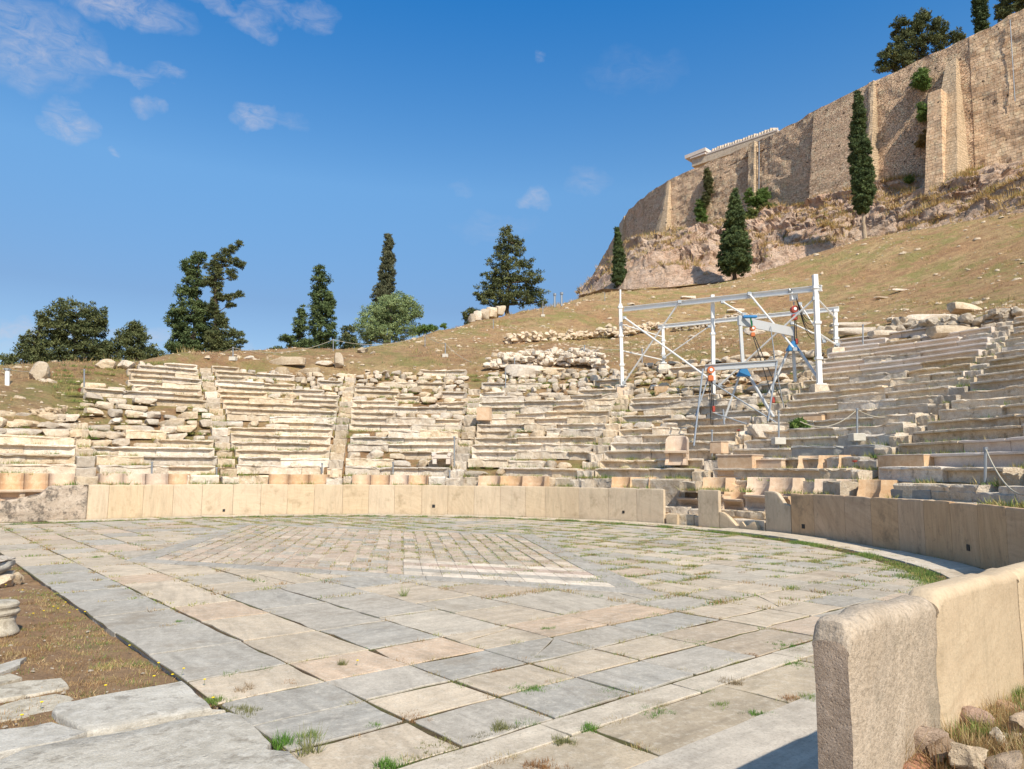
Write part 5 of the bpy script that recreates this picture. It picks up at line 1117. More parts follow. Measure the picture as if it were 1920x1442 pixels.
stonewall('terrace_wall', 'low broken terrace wall of small stones across the hillside', 'terrace wall', HT([(950, 645), (1000, 641), (1060, 637), (1110, 634), (1160, 632), (1225, 620), (1250, 618)]), .55, 170, .4, .75)
stonewall('rubble_heap', 'row of stones on the slope seen through the left half of the gantry', 'stone heap', HT([(1262, 622), (1300, 618), (1345, 612)]), .35, 40, .35, .6)
stonewall('rubble_heap', 'stones in a line on the slope seen through the middle of the gantry', 'stone heap', HT([(1352, 600), (1400, 598), (1445, 596)]), .4, 40, .35, .6)
stonewall('rubble_heap', 'scattered line of stones on the slope above the right seating rows', 'stone heap', HT([(1640, 640), (1700, 625), (1760, 628), (1830, 618), (1915, 600)]), .5, 90, .35, .8)
stonewall('rubble_heap', 'pinkish small stones on the slope above the far left rows', 'stone heap', HT([(60, 775), (90, 778), (125, 776)]), .2, 30, .2, .4)
p = gy(905, 590, 66); t = thing('ruined_wall', 'broken block of old masonry on the crest in front of the big conifer', 'ruin', tuple(p))
for i, (px, py0, py1, w_) in enumerate([(885, 590, 602, 14), (895, 583, 598, 16), (908, 577, 594, 16), (922, 572, 588, 22), (938, 567, 583, 18), (918, 582, 596, 30)]):
    a = gy(px, py0, 66); b_ = gy(px, py1+4, 66); W = w_*66/FPX; o = rock('stone_course', ROCKB[i], (a[0], a[1]+.3*i, b_[2]), 1, .1*i, None, None, sc3=(W, 1.6, (a[2]-b_[2])/.36)); del_ = [o.pop(k) for k in ('label', 'category') if k in o]; o.parent = t; o.location = o.location-Vector(wloc(t))
for px, py, s, lab in [(985, 572, 1.5, 'flat rock on the crest right of the big conifer'), (1040, 570, .9, 'small rock on the crest left of the citadel wall end'), (603, 282+399, .0, '')][:2]:
    p = hit(px, py, t0=40); rock('crest_rock', ROCKB[3], p-[0, 0, .1], s*1.4, .3, lab, 'rock')
p = hit(70, 712, t0=20); rock('standing_stone', ROCKB[5], p-[0, 0, .1], 1, .1, 'upright pointed stone on the crest at the far left', 'standing stone', sc3=(.75, .7, 2.4)).rotation_euler[1] = .18
for px, py, s, lab in [(82, 715, .5, 'small stone right beside the upright pointed stone'), (95, 716, .55, 'second small stone right of the upright pointed stone'), (203, 690, 1.15, 'rounded reddish rock on the left crest'), (237, 690, 1.0, 'flat reddish rock just right of the rounded reddish rock on the crest'), (470, 672, .7, 'dark stone on the crest above the third wedge'), (680, 662, .9, 'rough boulder on the slope left of a small stone under the olive tree'), (700, 662, .5, 'small stone next to the boulder under the olive tree'), (1090, 675, .5, 'stone on the slope near the rubble bank')]:
    p = hit(px, py, t0=15); rock('field_stone', ROCKR[int(px) % 8], p-[0, 0, .12], s, px*.1, lab, 'stone', sc3=(s*1.2, s, s*.8))
def block(px, py, W, D, H_, rz, lab, name='fallen_block', mat='seat', tilt=.04, seat=False):
    p = hit(px, py, t0=12, f=lambda x, y: ground(x, y)+.02); o = rock(name, ROCKB[int(px+py) % 8], p-[0, 0, .06], 1, rz, lab, 'stone block', None, tilt, sc3=(W, D/.62, H_/.36))
    return o
for a in [(540, 684, 1.9, .6, .45, 0, 'long carved seat block lying alone on the slope below the third wedge top left'), (608, 685, 1.0, .5, .3, 0, 'short carved block on the slope left of a leaning stone'), (636, 690, .5, .5, .9, .3, 'leaning upright stone on the slope above the third wedge'), (580, 700, 1.2, .5, .3, 0, 'flat block above the left part of the third wedge'), (527, 705, .8, .6, .5, 0, 'squarish pale block above the third wedge'),
          (1755, 600, 3.2, .6, .35, .22, 'long narrow grey block on the right slope, left of a tilted white block'), (1810, 588, 1.9, .7, .55, .25, 'tilted white block on the right slope'), (1790, 632, 2.2, .8, .5, .1, 'big rough block just above the top right seating rows'), (1670, 632, 2.2, .6, .35, .2, 'flat block with a broken edge above the right seating rows'), (1690, 602, 1.8, .5, .3, .25, 'narrow grey block on the right slope below the ruined steps'),
          (1290, 560, 1.5, .6, .3, .1, 'flat dark stone on the slope above the white gantry'), (1380, 585, 1.6, .6, .35, 0, 'dark flat block behind the gantry top beam'), (1415, 628, 1.4, .9, .55, .1, 'white rectangular block behind the gantry'), (1655, 560, 1.6, .4, .2, .3, 'lower step stone of the ruined path on the right slope'), (1690, 545, 1.6, .4, .2, .3, 'upper step stone of the ruined path on the right slope'), (1595, 615, 2.6, .6, .4, 0, 'grey seat block lying behind the tall right gantry post'), (1598, 628, 2.2, .6, .4, 0, 'hollow faced seat block below a grey block behind the gantry'),
          (1435, 822, 1.15, .7, .50, 0, 'big rounded cream boulder under the aluminium gantry'), (1400, 826, .6, .4, .38, .2, 'white broken marble piece left of the cream boulder'), (1010, 700, .9, .6, .4, 0, 'block at the left edge of the stone bank')]:
    block(*a)
# ================================================================ rope posts and ropes
def rpost(px, pt, pb, label, blk=False, Y=None, r=.028, redblk=False, white=False):
    p = cav_hit(px, pb) if Y is None else gy(px, pb, Y); Yd = p[1]; a = gy(px, pt, Yd)
    t = thing('rope_post', label, 'rope post', tuple(p), 'rope barrier posts'); b_ = np.array([p[0]+(0), p[1], p[2]-.15]); m = MB(); m.tube([b_, a], r, 7); m.build('pole', M['white_metal'] if white else M['galv'], t)
    m = MB(); m.tube([a-[0, 0, .02], a+[0, 0, .04]], r*1.5, 8); m.build('cap', M['galv'], t)
    if blk: m = MB(); m.box(p+[0, 0, .08], (.34, .34, .22), 0, .015); m.build('foot_block', M['concrete'] if not redblk else M['redblock'], t)
    return a
M['redblock'] = simple('dark_red_block', (.16, .05, .035), .9)
RP = {}
for k, a in {'a': (1607, 768, 826, 'grey post on a white concrete block in front of the grey marble seats', True), 'b': (1460, 772, 832, 'grey post on a pale block below the low pipe frame', True), 'c': (1335, 808, 848, 'short leaning grey post left of the large moulded pedestal'), 'd': (852, 820, 868, 'grey post with a flat top right of the scroll altar'), 'e': (843, 884, 907, 'short grey post at the foot of the middle stair'), 'f': (737, 868, 892, 'short grey post behind the thrones of the fourth wedge'),
             'g': (406, 878, 908, 'grey post between the thrones of the second and third wedge'), 'h': (604, 870, 884, 'short grey post at the right end of the third wedge'), 'i': (285, 868, 882, 'short grey post above the thrones of the second wedge'), 'j': (1848, 842, 915, 'leaning grey post standing on the grey ledges at the right')}.items(): RP[k] = rpost(*a[:3], a[3], len(a) > 4)
for k, a in {'k': (965, 672, 697, 'thin post at the stone bank above the middle wedge', False), 'l': (948, 698, 738, 'grey post on a block at the head of the middle wedge', True), 'n': (437, 652, 676, 'thin post on the crest right of the sparse conifer', True), 'o': (625, 637, 659, 'thin post on the crest right of the cone shaped conifer', False), 'p': (835, 645, 670, 'leaning thin post with a white foot on the slope below the olive tree', True), 'q': (925, 600, 617, 'thin post on the slope below the ruined wall', False), 'r': (1018, 566, 594, 'thin post with white foot on the slope right of the ruin', True), 's': (1096, 648, 672, 'thin post on the slope left of the gantry', False), 't': (1040, 553, 566, 'left one of two tiny posts on the skyline beside the wall end', False), 'u': (1053, 551, 564, 'right one of two tiny posts on the skyline beside the wall end', False), 'v': (797, 627, 650, 'thin post with dark foot at the shrub on the crest', False), 'x': (1134, 550, 564, 'small post with dark foot below the slim cypress', False), 'y': (1618, 610, 655, 'grey post above the right seating rows behind the gantry', False), 'z': (1204, 655, 680, 'thin grey post inside the left bay of the white gantry', False)}.items():
    p = hit(a[0], a[2], t0=20); RP[k] = rpost(*a[:3], a[3], a[4], Y=p[1], r=.03)
p = hit(14, 722, t0=20); RP['m'] = rpost(14, 693, 722, 'thick white post with a rope at the left edge of the photo', Y=p[1], r=.09, white=True); p = hit(158, 736, t0=20); rpost(158, 694, 736, 'thin wooden post in a dark red block on the left slope', True, Y=p[1], redblk=True, r=.03)
def rope(A, B, label, sag=.25, r=.014):
    q = [A+(B-A)*s+np.array([0, 0, -sag*4*s*(1-s)]) for s in np.linspace(0, 1, 13)]; m = MB(); m.tube(q, r, 5); o = m.build('rope', M['rope'], None, loc=A); tag(o, label, 'rope', 'ropes between the posts')
rope(RP['m'], gy(92, 697, RP['m'][1]+3), 'rope from the thick white post to the upright pointed stone', .05)
rope(gy(330, 676, 45), RP['n'], 'rope running left from the crest post beside the sparse conifer'); rope(RP['n'], RP['o'], 'rope along the crest between the sparse and the cone conifer', .5); rope(RP['o'], RP['v'], 'rope along the crest past the olive tree', .5)
rope(RP['v'], RP['p'], 'short rope on the slope below the green shrub', .15); rope(RP['p'], RP['k'], 'rope across the slope down to the stone bank', .8); rope(RP['k'], RP['s'], 'rope above the stone bank', .6); rope(RP['s'], gy(1166, 655, RP['s'][1]), 'rope from the slope post to the gantry', .1)
rope(RP['a'], gy(1500, 790, RP['a'][1]), 'rope running left from the post by the grey marble seats', .3); rope(RP['a'], gy(1720, 745, RP['a'][1]+2), 'rope running right from the post by the grey marble seats', .4); rope(RP['j'], gy(1935, 925, RP['j'][1]-3), 'rope running down right from the leaning post', .3)

# ================================================================ foreground slabs and stones at the left
def slab(name, poly_px, z, th_, label, mat, cat='stone slab', ns=3, rough=.012):
    P = np.array([gz(a, b_, z)[:2] for a, b_ in poly_px]); c = P.mean(0); Q = []
    for i in range(len(P)):
        p, q = P[i], P[(i+1) % len(P)]; m = max(1, int(np.linalg.norm(q-p)/.10))
        for k in range(m): Q.append(p+(q-p)*k/m)
    Q = np.array(Q); Q = Q+np.stack([vn(Q[:, 0]*5, Q[:, 1]*5, 1), vn(Q[:, 0]*5, Q[:, 1]*5, 4)], 1)*rough*1.5; n = len(Q); V = []
    for s, zz in ((1.0, z-th_), (1.0, z-.025), (.992, z-.008), (.97, z), (.75, z), (.5, z), (.2, z)):
        for q in Q: w_ = c+(q-c)*s; V.append((w_[0], w_[1], zz+(float(vn(w_[0]*3, w_[1]*3, 0))*.010+float(vn(w_[0]*14, w_[1]*14, 0))*.0025 if zz > z-.02 else 0)))
    F = [(l*n+i, l*n+(i+1) % n, (l+1)*n+(i+1) % n, (l+1)*n+i) for l in range(6) for i in range(n)]+[tuple(6*n+i for i in range(n))]
    o = obj(name, V, F, mat, None, smooth=True, loc=(*c, z-th_)); o.data.set_sharp_from_angle(angle=radians(40)); return tag(o, label, cat)
M['edge_slab'] = stone('weathered_grey_slab', (.50, .45, .37), (.38, .34, .28), (.60, .55, .47), dark=(.25, .215, .17), sc=2.2, lich=.53, bs=.8, bd=.012, tint=.06)
slab('stone_slab', [(322, 1281), (341, 1277), (399, 1328), (165, 1369), (98, 1328), (103, 1318)], .05, .16, 'rectangular weathered slab on the earth strip beside the paving corner', M['edge_slab'])
slab('stone_slab', [(-60, 1440), (40, 1405), (428, 1333), (447, 1336), (508, 1388), (500, 1402), (545, 1409), (600, 1452), (640, 1500), (380, 1560), (-60, 1560)], .10, .2, 'large worn foreground slab with a notch at its right corner, bottom left', M['edge_slab'])
slab('stone_slab', [(-40, 1372), (60, 1362), (100, 1352), (166, 1370), (120, 1390), (40, 1403), (-40, 1420)], .055, .12, 'flat slab between the rectangular slab and the large notched slab at the left edge', M['edge_slab'])
slab('stone_slab', [(150, 1369), (400, 1330), (428, 1332), (165, 1385)], .02, .1, 'narrow pale strip of stone between two foreground slabs', M['edge_slab'])
for L, lab in (([(-30, 1292), (55, 1274), (118, 1270), (127, 1284), (60, 1300), (-30, 1316)], 'flat grey bedrock patch in the dry grass, upper one'), ([(-30, 1330), (40, 1312), (100, 1300), (140, 1305), (150, 1318), (60, 1340), (-30, 1352)], 'flat grey bedrock patch in the dry grass, lower one'), ([(-20, 1252), (20, 1240), (50, 1232), (40, 1246), (-20, 1268)], 'small flat stone flush with the dry grass near the column base'), ([(-20, 1270), (15, 1262), (40, 1268), (10, 1282), (-20, 1285)], 'small flat stone flush with the dry grass between larger patches')):
    slab('ground_rock', L, .004, .09, lab, M['edge_slab'], 'flat rock', rough=.03)
cbp = gz(-10, 1190, -.02); rb = .19
t = thing('column_base', 'round moulded marble column base standing in the dry grass at the left edge', 'column base', tuple(cbp))
prof = [(rb*1.0, 0), (rb*1.03, .02), (rb*.98, .05), (rb*.86, .10), (rb*.80, .14), (rb*.86, .19), (rb*.80, .20), (rb*.9, .215), (rb*.97, .235), (rb*.98, .255), (rb*.93, .275), (rb*.86, .28), (rb*.88, .30), (rb*.93, .315), (rb*.93, .34), (rb*.85, .36), (rb*.80, .365), (rb*.4, .368)]
m = MB(); prof = [(a, b_*.82) for a, b_ in prof]; m.lathe(cbp, prof[:8], 40); m.build('drum', M['edge_slab'], t, smooth=True); m = MB(); m.lathe(cbp+[0, 0, .002], prof[6:], 40); o = m.build('moulding', M['edge_slab'], t, smooth=True); o.data.set_sharp_from_angle(angle=radians(35))
p0 = gz(-25, 1092, 0.); t = thing('carved_block', 'stack of broken carved blocks with a moulded edge at the left edge', 'carved block', tuple(p0))
for (dx, z0, w_, h_, me, mt) in [(-.25, .0, .8, .14, 3, M['rubble']), (-.22, .12, .75, .17, 1, M['edge_slab']), (-.28, .27, .85, .10, 5, M['rubble'])]:
    o = rock('block', ROCKB[me], p0+[dx, .1, z0-.04], 1, .15, 'x', 'x', sc3=(w_, 1.1, h_/.36)); del o['label'], o['category']; o.data = o.data.copy(); o.data.materials[0] = mt; o.parent = t; o.location -= t.location
for px, py, s, lab in [(8, 1100, .34, 'small grey rock below the carved blocks at the left edge'), (28, 1093, .3, 'small pinkish rock below the carved blocks beside the paving edge')]:
    rock('small_rock', ROCKR[int(px) % 8], gz(px, py+5, -.05), s, 1., lab, 'rock')
# rocks on the bank outside the near parapet
def bh(x, y): return bank(x*E1[0]+y*E1[1], x*E2[0]+y*E2[1])
BR_ = [(1728, 1398, .40, .30, .20, 'big grey rock with a reddish top leaning by the near parapet'), (1748, 1368, .36, .22, .12, 'pale flat rock behind the big grey rock'), (1836, 1352, .34, .24, .15, 'purplish rock in dry grass against the near parapet'), (1880, 1392, .17, .14, .10, 'small white rock right of the pale flat rock'), (1712, 1440, .36, .26, .12, 'reddish brown rock at the bottom edge below the big grey rock'), (1826, 1436, .34, .26, .12, 'pale rough rock at the bottom edge right of the reddish rock'), (1905, 1330, .26, .2, .09, 'brownish rock by the parapet at the right edge'), (1772, 1414, .3, .2, .1, 'dark thin rock wedged below the big grey rock'), (1900, 1440, .3, .25, .12, 'grey rock in the bottom right corner'), (1930, 1370, .2, .2, .12, 'rock cut by the right edge of the photo'), (1668, 1425, .16, .14, .2, 'dark splinter of stone at the left end of the bank')]
cols_ = [(.42, .31, .23), (.56, .44, .32), (.42, .29, .22), (.62, .52, .40), (.40, .20, .12), (.52, .41, .29), (.42, .27, .17), (.3, .21, .14), (.42, .32, .23), (.46, .35, .25), (.25, .17, .11)]
for i, (px, py, sx, sy, sz, lab) in enumerate(BR_):
    p = hit(px, py, t0=1.2, t1=12, f=bh, n=4000); c = cols_[i]; mt = stone('bank_rock_%d' % i, c, tuple(q*.75 for q in c), tuple(min(.8, q*1.3) for q in c), dark=(.12, .09, .07), sc=5, lich=.55, bs=1., bd=.01, tint=0)
    o = rock('bank_rock', (ROCKB if i % 2 == 0 else ROCKR)[i % 8], p+[.0, .03, -.03], 1, i*.9, lab, 'rock', tilt=.12, mat=mt, sc3=(sx*.42, sy*.7, sz*.45/.36))
for i in range(60):
    a_, b_ = RNG.uniform(.45, 1.0), RNG.uniform(2.5, 4.6); q = AB(a_, b_); s_ = RNG.uniform(.03, .09); o = rock('bank_stone', (ROCKB if i % 2 else ROCKR)[i % 8], (q[0], q[1], float(bh(q[0], q[1]))-.05), 1, i*1.3, 'small brown stone in the dry soil of the bank outside the near parapet', 'stone', 'small stones on the bank outside the near parapet', .2, sc3=(s_, s_*1.3, s_*1.1))
# ================================================================ grass
def blades(name, base, h, wd, cols, kind_label, cat, n_per, spread, lean=.5, mat='grass', stuff=True, loc=None):
    """every tuft is a fan of thin triangular blades"""
    base = np.asarray(base, float); nt_ = len(base); h = np.broadcast_to(h, (nt_,)); c0 = np.asarray(cols, float)
    if c0.ndim == 1: c0 = np.repeat(c0[None], nt_, 0)
    idx = np.repeat(np.arange(nt_), n_per); N_ = len(idx); a = RNG.random(N_)*2*pi; r_ = RNG.random(N_)**.7*spread*(h[idx]/np.mean(h))**.5
    B = base[idx]+np.stack([np.cos(a)*r_, np.sin(a)*r_, np.zeros(N_)], 1); ln = RNG.random(N_)*lean; d = np.stack([np.cos(a)*ln, np.sin(a)*ln, np.ones(N_)], 1); d /= np.linalg.norm(d, axis=1, keepdims=True)
    H_ = h[idx]*RNG.uniform(.45, 1.25, N_); T = B+d*H_[:, None]; s = RNG.random(N_)*2*pi; w_ = wd*RNG.uniform(.6, 1.3, N_); sv = np.stack([np.cos(s), np.sin(s), np.zeros(N_)], 1)*w_[:, None]/2
    V = np.stack([B-sv, B+sv, T], 1).reshape(-1, 3); cl = np.repeat(np.clip(c0[idx]*RNG.uniform(.7, 1.3, (N_, 1)), 0, 1), 3, 0)
    o = obj(name, V, np.arange(3*N_).reshape(-1, 3), M[mat], None, col=cl, loc=loc)
    if stuff: tag(o, kind_label, cat, kind='stuff')
    else: tag(o, kind_label, cat)
    return o
GC = np.array([(.20, .29, .07), (.36, .36, .11), (.42, .34, .16), (.36, .23, .11), (.13, .22, .06)])
def gcol(n, p): return GC[RNG.choice(5, size=n, p=p)]
# weeds in the paving joints
W = np.array([w_[:2] for w_ in WEED]); kk = np.array([w_[2] for w_ in WEED]); patch = vn(W[:, 0]*.55, W[:, 1]*.55, 2.)+.5*vn(W[:, 0]*1.7, W[:, 1]*1.7, 8.)
keep = (patch > -.25+.0*kk)|(RNG.random(len(W)) < .25); W = W[keep]; P3 = E1[None]*W[:, :1]+E2[None]*W[:, 1:2]; far = np.hypot(P3[:, 0], P3[:, 1])
green = np.clip((W[:, 1]-6)/6, 0, 1); pick = RNG.random(len(W)) < .25+.38*green
cl = np.where(pick[:, None], gcol(len(W), [.3, .3, .1, .05, .25]), gcol(len(W), [.05, .2, .4, .33, .02]))
hs_ = RNG.uniform(.018, .045, len(W)); B = np.c_[P3+RNG.normal(size=P3.shape)*.01, np.full(len(W), -.015)]; n_ = far < 9
blades('joint_grass', B[n_], hs_[n_], .005, cl[n_], 'small weeds and moss growing in the joints of the near paving', 'grass', 46, .055, 1.4); blades('joint_grass', B[~n_], hs_[~n_]*1.3, .014, cl[~n_], 'yellow green weeds growing in the joints of the far paving', 'grass', 34, .10, 1.4)
# green ring of grass inside the gutter slabs
pr2 = RNG.uniform(-55, 138, 5200); dn = np.interp(pr2, [-55, -30, 15, 28, 45, 62, 78, 100, 118, 138], [.25, .35, .45, .75, .8, 1., 1., .9, .6, .4]); wv = np.interp(pr2, [-55, 30, 50, 70, 95, 130], [.10, .13, .16, .28, .42, .2]); sel = (RNG.random(5200) < dn)&(vn(pr2*.45, 3.)+vn(pr2*2., 7.)*.6 > -.15-.25*(pr2 > 58)); pr2 = pr2[sel]; wv = wv[sel]
rr2 = 10.98+.12*vn(pr2*.4, 5.)-RNG.random(len(pr2))**1.3*wv*(1+.7*vn(pr2*.8, 9.))+.14*RNG.random(len(pr2)); x, y = pos(pr2, rr2)
blades('ring_grass', np.c_[x, y, np.full(len(x), -.02)], RNG.uniform(.03, .085, len(x)), .012, gcol(len(x), [.38, .18, .06, .02, .36]), 'curved ribbon of green grass growing along the edge of the paving', 'grass', 26, .09, 1.2)
# dry grass on the earth strip
def strip(n, a0, a1, b0, b1): a = RNG.uniform(a0, a1, n); b = RNG.uniform(b0, b1, n); return a, b
a, b = strip(15000, 3.2, 16, -2.2, 1.80); s_ = vn(a*1.1, b*1.1, 3.)+.5*vn(a*4, b*4, 5.) > -.35; a, b = a[s_], b[s_]; near = 1.0-np.clip((a-4)/10, 0, 1)
P3 = E1[None]*a[:, None]+E2[None]*b[:, None]; zz = -.03+.022*fbm(a*1.3, b*1.3, 0, 4)+.05*np.clip((1.6-b)/2, 0, 1)-.012*np.clip((b-1.55)/.3, 0, 1)
ed = np.clip((b-1.2)/.6, 0, 1); cl = np.where((RNG.random(len(a)) < .12+.4*ed)[:, None], gcol(len(a), [.3, .4, .1, 0, .2]), np.array([(.50, .33, .16), (.38, .23, .11), (.58, .42, .22), (.28, .17, .09)])[RNG.choice(4, len(a))])
blades('dry_grass', np.c_[P3, zz-.01], RNG.uniform(.015, .055, len(a)), .006, cl, 'brown dry grass mat covering the earth strip at the left', 'dry grass', 30, .07, 3.)
a, b = strip(1500, .35, 1.04, 2.45, 5.2); P3 = E1[None]*a[:, None]+E2[None]*b[:, None]; s_ = vn(a*5, b*5, 3.) > -.45; P3 = P3[s_]; zz = bank(a, b)[s_]-.035; n_ = len(P3)
cl = np.where((RNG.random(n_) < .25)[:, None], gcol(n_, [.3, .3, .1, .1, .2]), np.array([(.46, .33, .16), (.36, .22, .10), (.52, .40, .22), (.27, .15, .07)])[RNG.choice(4, n_)])
blades('dry_grass', np.c_[P3, zz], RNG.uniform(.03, .11, n_), .004, cl, 'tangled dry grass on the bank outside the near parapet', 'dry grass', 30, .06, 1.5)
# grass and yellow weeds between the seat rows
n_ = 9500; wr = RNG.integers(0, 9, n_); kr = RNG.integers(-1, 18, n_); r_ = R0+RUN*kr-RNG.uniform(.0, .14, n_); f_ = RNG.random(n_); ph_ = np.array([sphi(w_, q)*(1-f)+sphi(w_+1, q)*f for w_, q, f in zip(wr, r_, f_)]); st_ = RNG.random(n_) < .2; ph_ = np.where(st_, np.array([sphi(w_, q) for w_, q in zip(wr, r_)])+RNG.normal(size=n_)*1.3, ph_)
s_ = (vn(ph_*.35, r_*.8, 2.)+.5*vn(ph_*1.3, r_*2., 8.) > .0)&(ph_ < 112)&~((wr == 0)&(kr > 6)); ph_, r_, kr = ph_[s_], r_[s_], kr[s_]; x, y = pos(ph_, r_); zz = Z0+RISE*(kr-1)-.05; n_ = len(x)
blades('seating_grass', np.c_[x, y, zz], RNG.uniform(.06, .20, n_), .020, gcol(n_, [.24, .42, .20, .06, .08]), 'grass and yellowish weeds sprouting at the foot of the seat rows', 'grass', 22, .13, 1.1)
# hillside: tufts and loose stones
n_ = 30000; pp = RNG.uniform(-62, 95, n_); rr3 = rtop(pp)+RNG.random(n_)**1.2*62-.6; x, y = pos(pp, rr3); pn = vn(x*.25, y*.25, 4.)+.6*vn(x*.9, y*.9, 2.); s_ = pn > -.35; x, y, pn, rr3 = x[s_], y[s_], pn[s_], rr3[s_]; zz = ground(x, y)-.03; n_ = len(x)
cl = np.where((RNG.random(n_) < np.clip(.3+.4*vn(x*.12, y*.12, 9.), 0, 1))[:, None], gcol(n_, [.05, .40, .42, .10, .03]), np.array([(.62, .42, .22), (.50, .32, .16), (.68, .48, .27), (.36, .20, .11)])[RNG.choice(4, n_)])
blades('hillside_grass', np.c_[x, y, zz], RNG.uniform(.04, .14, n_)*(1+rr3/70), .03, cl, 'short dry and green grass covering the hillside', 'grass', 9, .22, 1.6)
n_ = 2600; pp = RNG.uniform(-62, 95, n_); rr3 = rtop(pp)+1+RNG.random(n_)*58; x, y = pos(pp, rr3); s_ = vn(x*.11, y*.11, 24.)+.7*vn(x*.5, y*.5, 22.) > .35; x, y = x[s_], y[s_]; n_ = len(x)
blades('tall_dry_grass', np.c_[x, y, ground(x, y)-.03], RNG.uniform(.15, .42, n_), .035, np.array([(.60, .42, .18), (.50, .34, .15), (.36, .30, .12), (.66, .50, .26)])[RNG.choice(4, n_)], 'taller straw coloured grass in patches on the hillside', 'dry grass', 22, .4, .9)
def stones(name, x, y, z, s, label, cat, mat):
    b0 = np.array([(-1, -1, 0), (1, -1, 0), (1, 1, 0), (-1, 1, 0), (-.6, -.7, .8), (.7, -.5, .7), (.5, .7, .9), (-.7, .6, .7)]); n = len(x); rz = RNG.random(n)*6.3; J = 1+RNG.normal(size=(n, 8, 3))*.18; V = b0[None]*J*s[:, None, None]*np.stack([RNG.uniform(.6, 1.1, n), RNG.uniform(.4, .8, n), RNG.uniform(.4, .8, n)], 1)[:, None]
    X = V[..., 0]*np.cos(rz)[:, None]-V[..., 1]*np.sin(rz)[:, None]+x[:, None]; Y_ = V[..., 0]*np.sin(rz)[:, None]+V[..., 1]*np.cos(rz)[:, None]+y[:, None]; Z_ = V[..., 2]+z[:, None]-s[:, None]*.2
    F = np.array([(0, 1, 5, 4), (1, 2, 6, 5), (2, 3, 7, 6), (3, 0, 4, 7), (4, 5, 6, 7)]); F = (F[None]+8*np.arange(n)[:, None, None]).reshape(-1, 4)
    return tag(obj(name, np.stack([X, Y_, Z_], -1).reshape(-1, 3), F, mat), label, cat, kind='stuff')
n_ = 9000; pp = RNG.uniform(-62, 95, n_); rr3 = rtop(pp)+RNG.random(n_)**1.3*58-.5; x, y = pos(pp, rr3); pn = vn(x*.16, y*.16, 14.)+.6*vn(x*.6, y*.6, 12.); s_ = pn > RNG.uniform(-.9, .55, n_); x, y, rr3 = x[s_], y[s_], rr3[s_]
stones('scattered_stones', x, y, ground(x, y), np.minimum(RNG.lognormal(-2.7, .5, len(x))*(1+rr3/80), .4), 'small pale stones scattered over the hillside', 'stones', M['rubble'])
n_ = 1500; a, b = strip(n_, 3.5, 15, -2, 1.75); P3 = E1[None]*a[:, None]+E2[None]*b[:, None]; stones('gravel', P3[:, 0], P3[:, 1], -.02+.022*fbm(a*1.3, b*1.3, 0, 4)+.05*np.clip((1.6-b)/2, 0, 1), RNG.lognormal(-4.9, .5, n_), 'tiny white pebbles in the dry earth strip', 'gravel', M['rubble'])
n_ = 1500; ph_ = RNG.uniform(-50, 95, n_); kr = RNG.integers(4, 18, n_); r_ = R0+RUN*kr+RNG.uniform(.05, .7, n_); s_ = (r_ < rtop(ph_)); ph_, r_, kr = ph_[s_], r_[s_], kr[s_]; x, y = pos(ph_, r_)
stones('scattered_stones', x, y, Z0+RISE*kr-.03, RNG.lognormal(-2.9, .4, len(x)), 'small loose stones lying on the seat rows', 'stones', M['rubble'])
# dry tufts on the cliff ledges
u = RNG.integers(0, npx, 9000); v = RNG.integers(3, nv_-2, 9000); nz_ = Z[u, np.minimum(v+1, nv_-1)]-Z[u, v]; dh = np.hypot(X2[u, v+1]-X2[u, v], Y2[u, v+1]-Y2[u, v])+.01; s_ = (nz_/dh < .55)&(vn(X2[u, v]*.3, Y2[u, v]*.3, 2.) > -.15); u, v = u[s_], v[s_]; n_ = len(u)
blades('cliff_grass', np.stack([X2[u, v], Y2[u, v], Z[u, v]-.1], 1), RNG.uniform(.3, .8, n_), .10, np.array([(.50, .34, .14), (.42, .28, .12), (.55, .42, .2), (.28, .27, .08)])[RNG.choice(4, n_, p=[.4, .3, .2, .1])], 'golden dry grass on the ledges of the cliff', 'dry grass', 16, .7, .8)
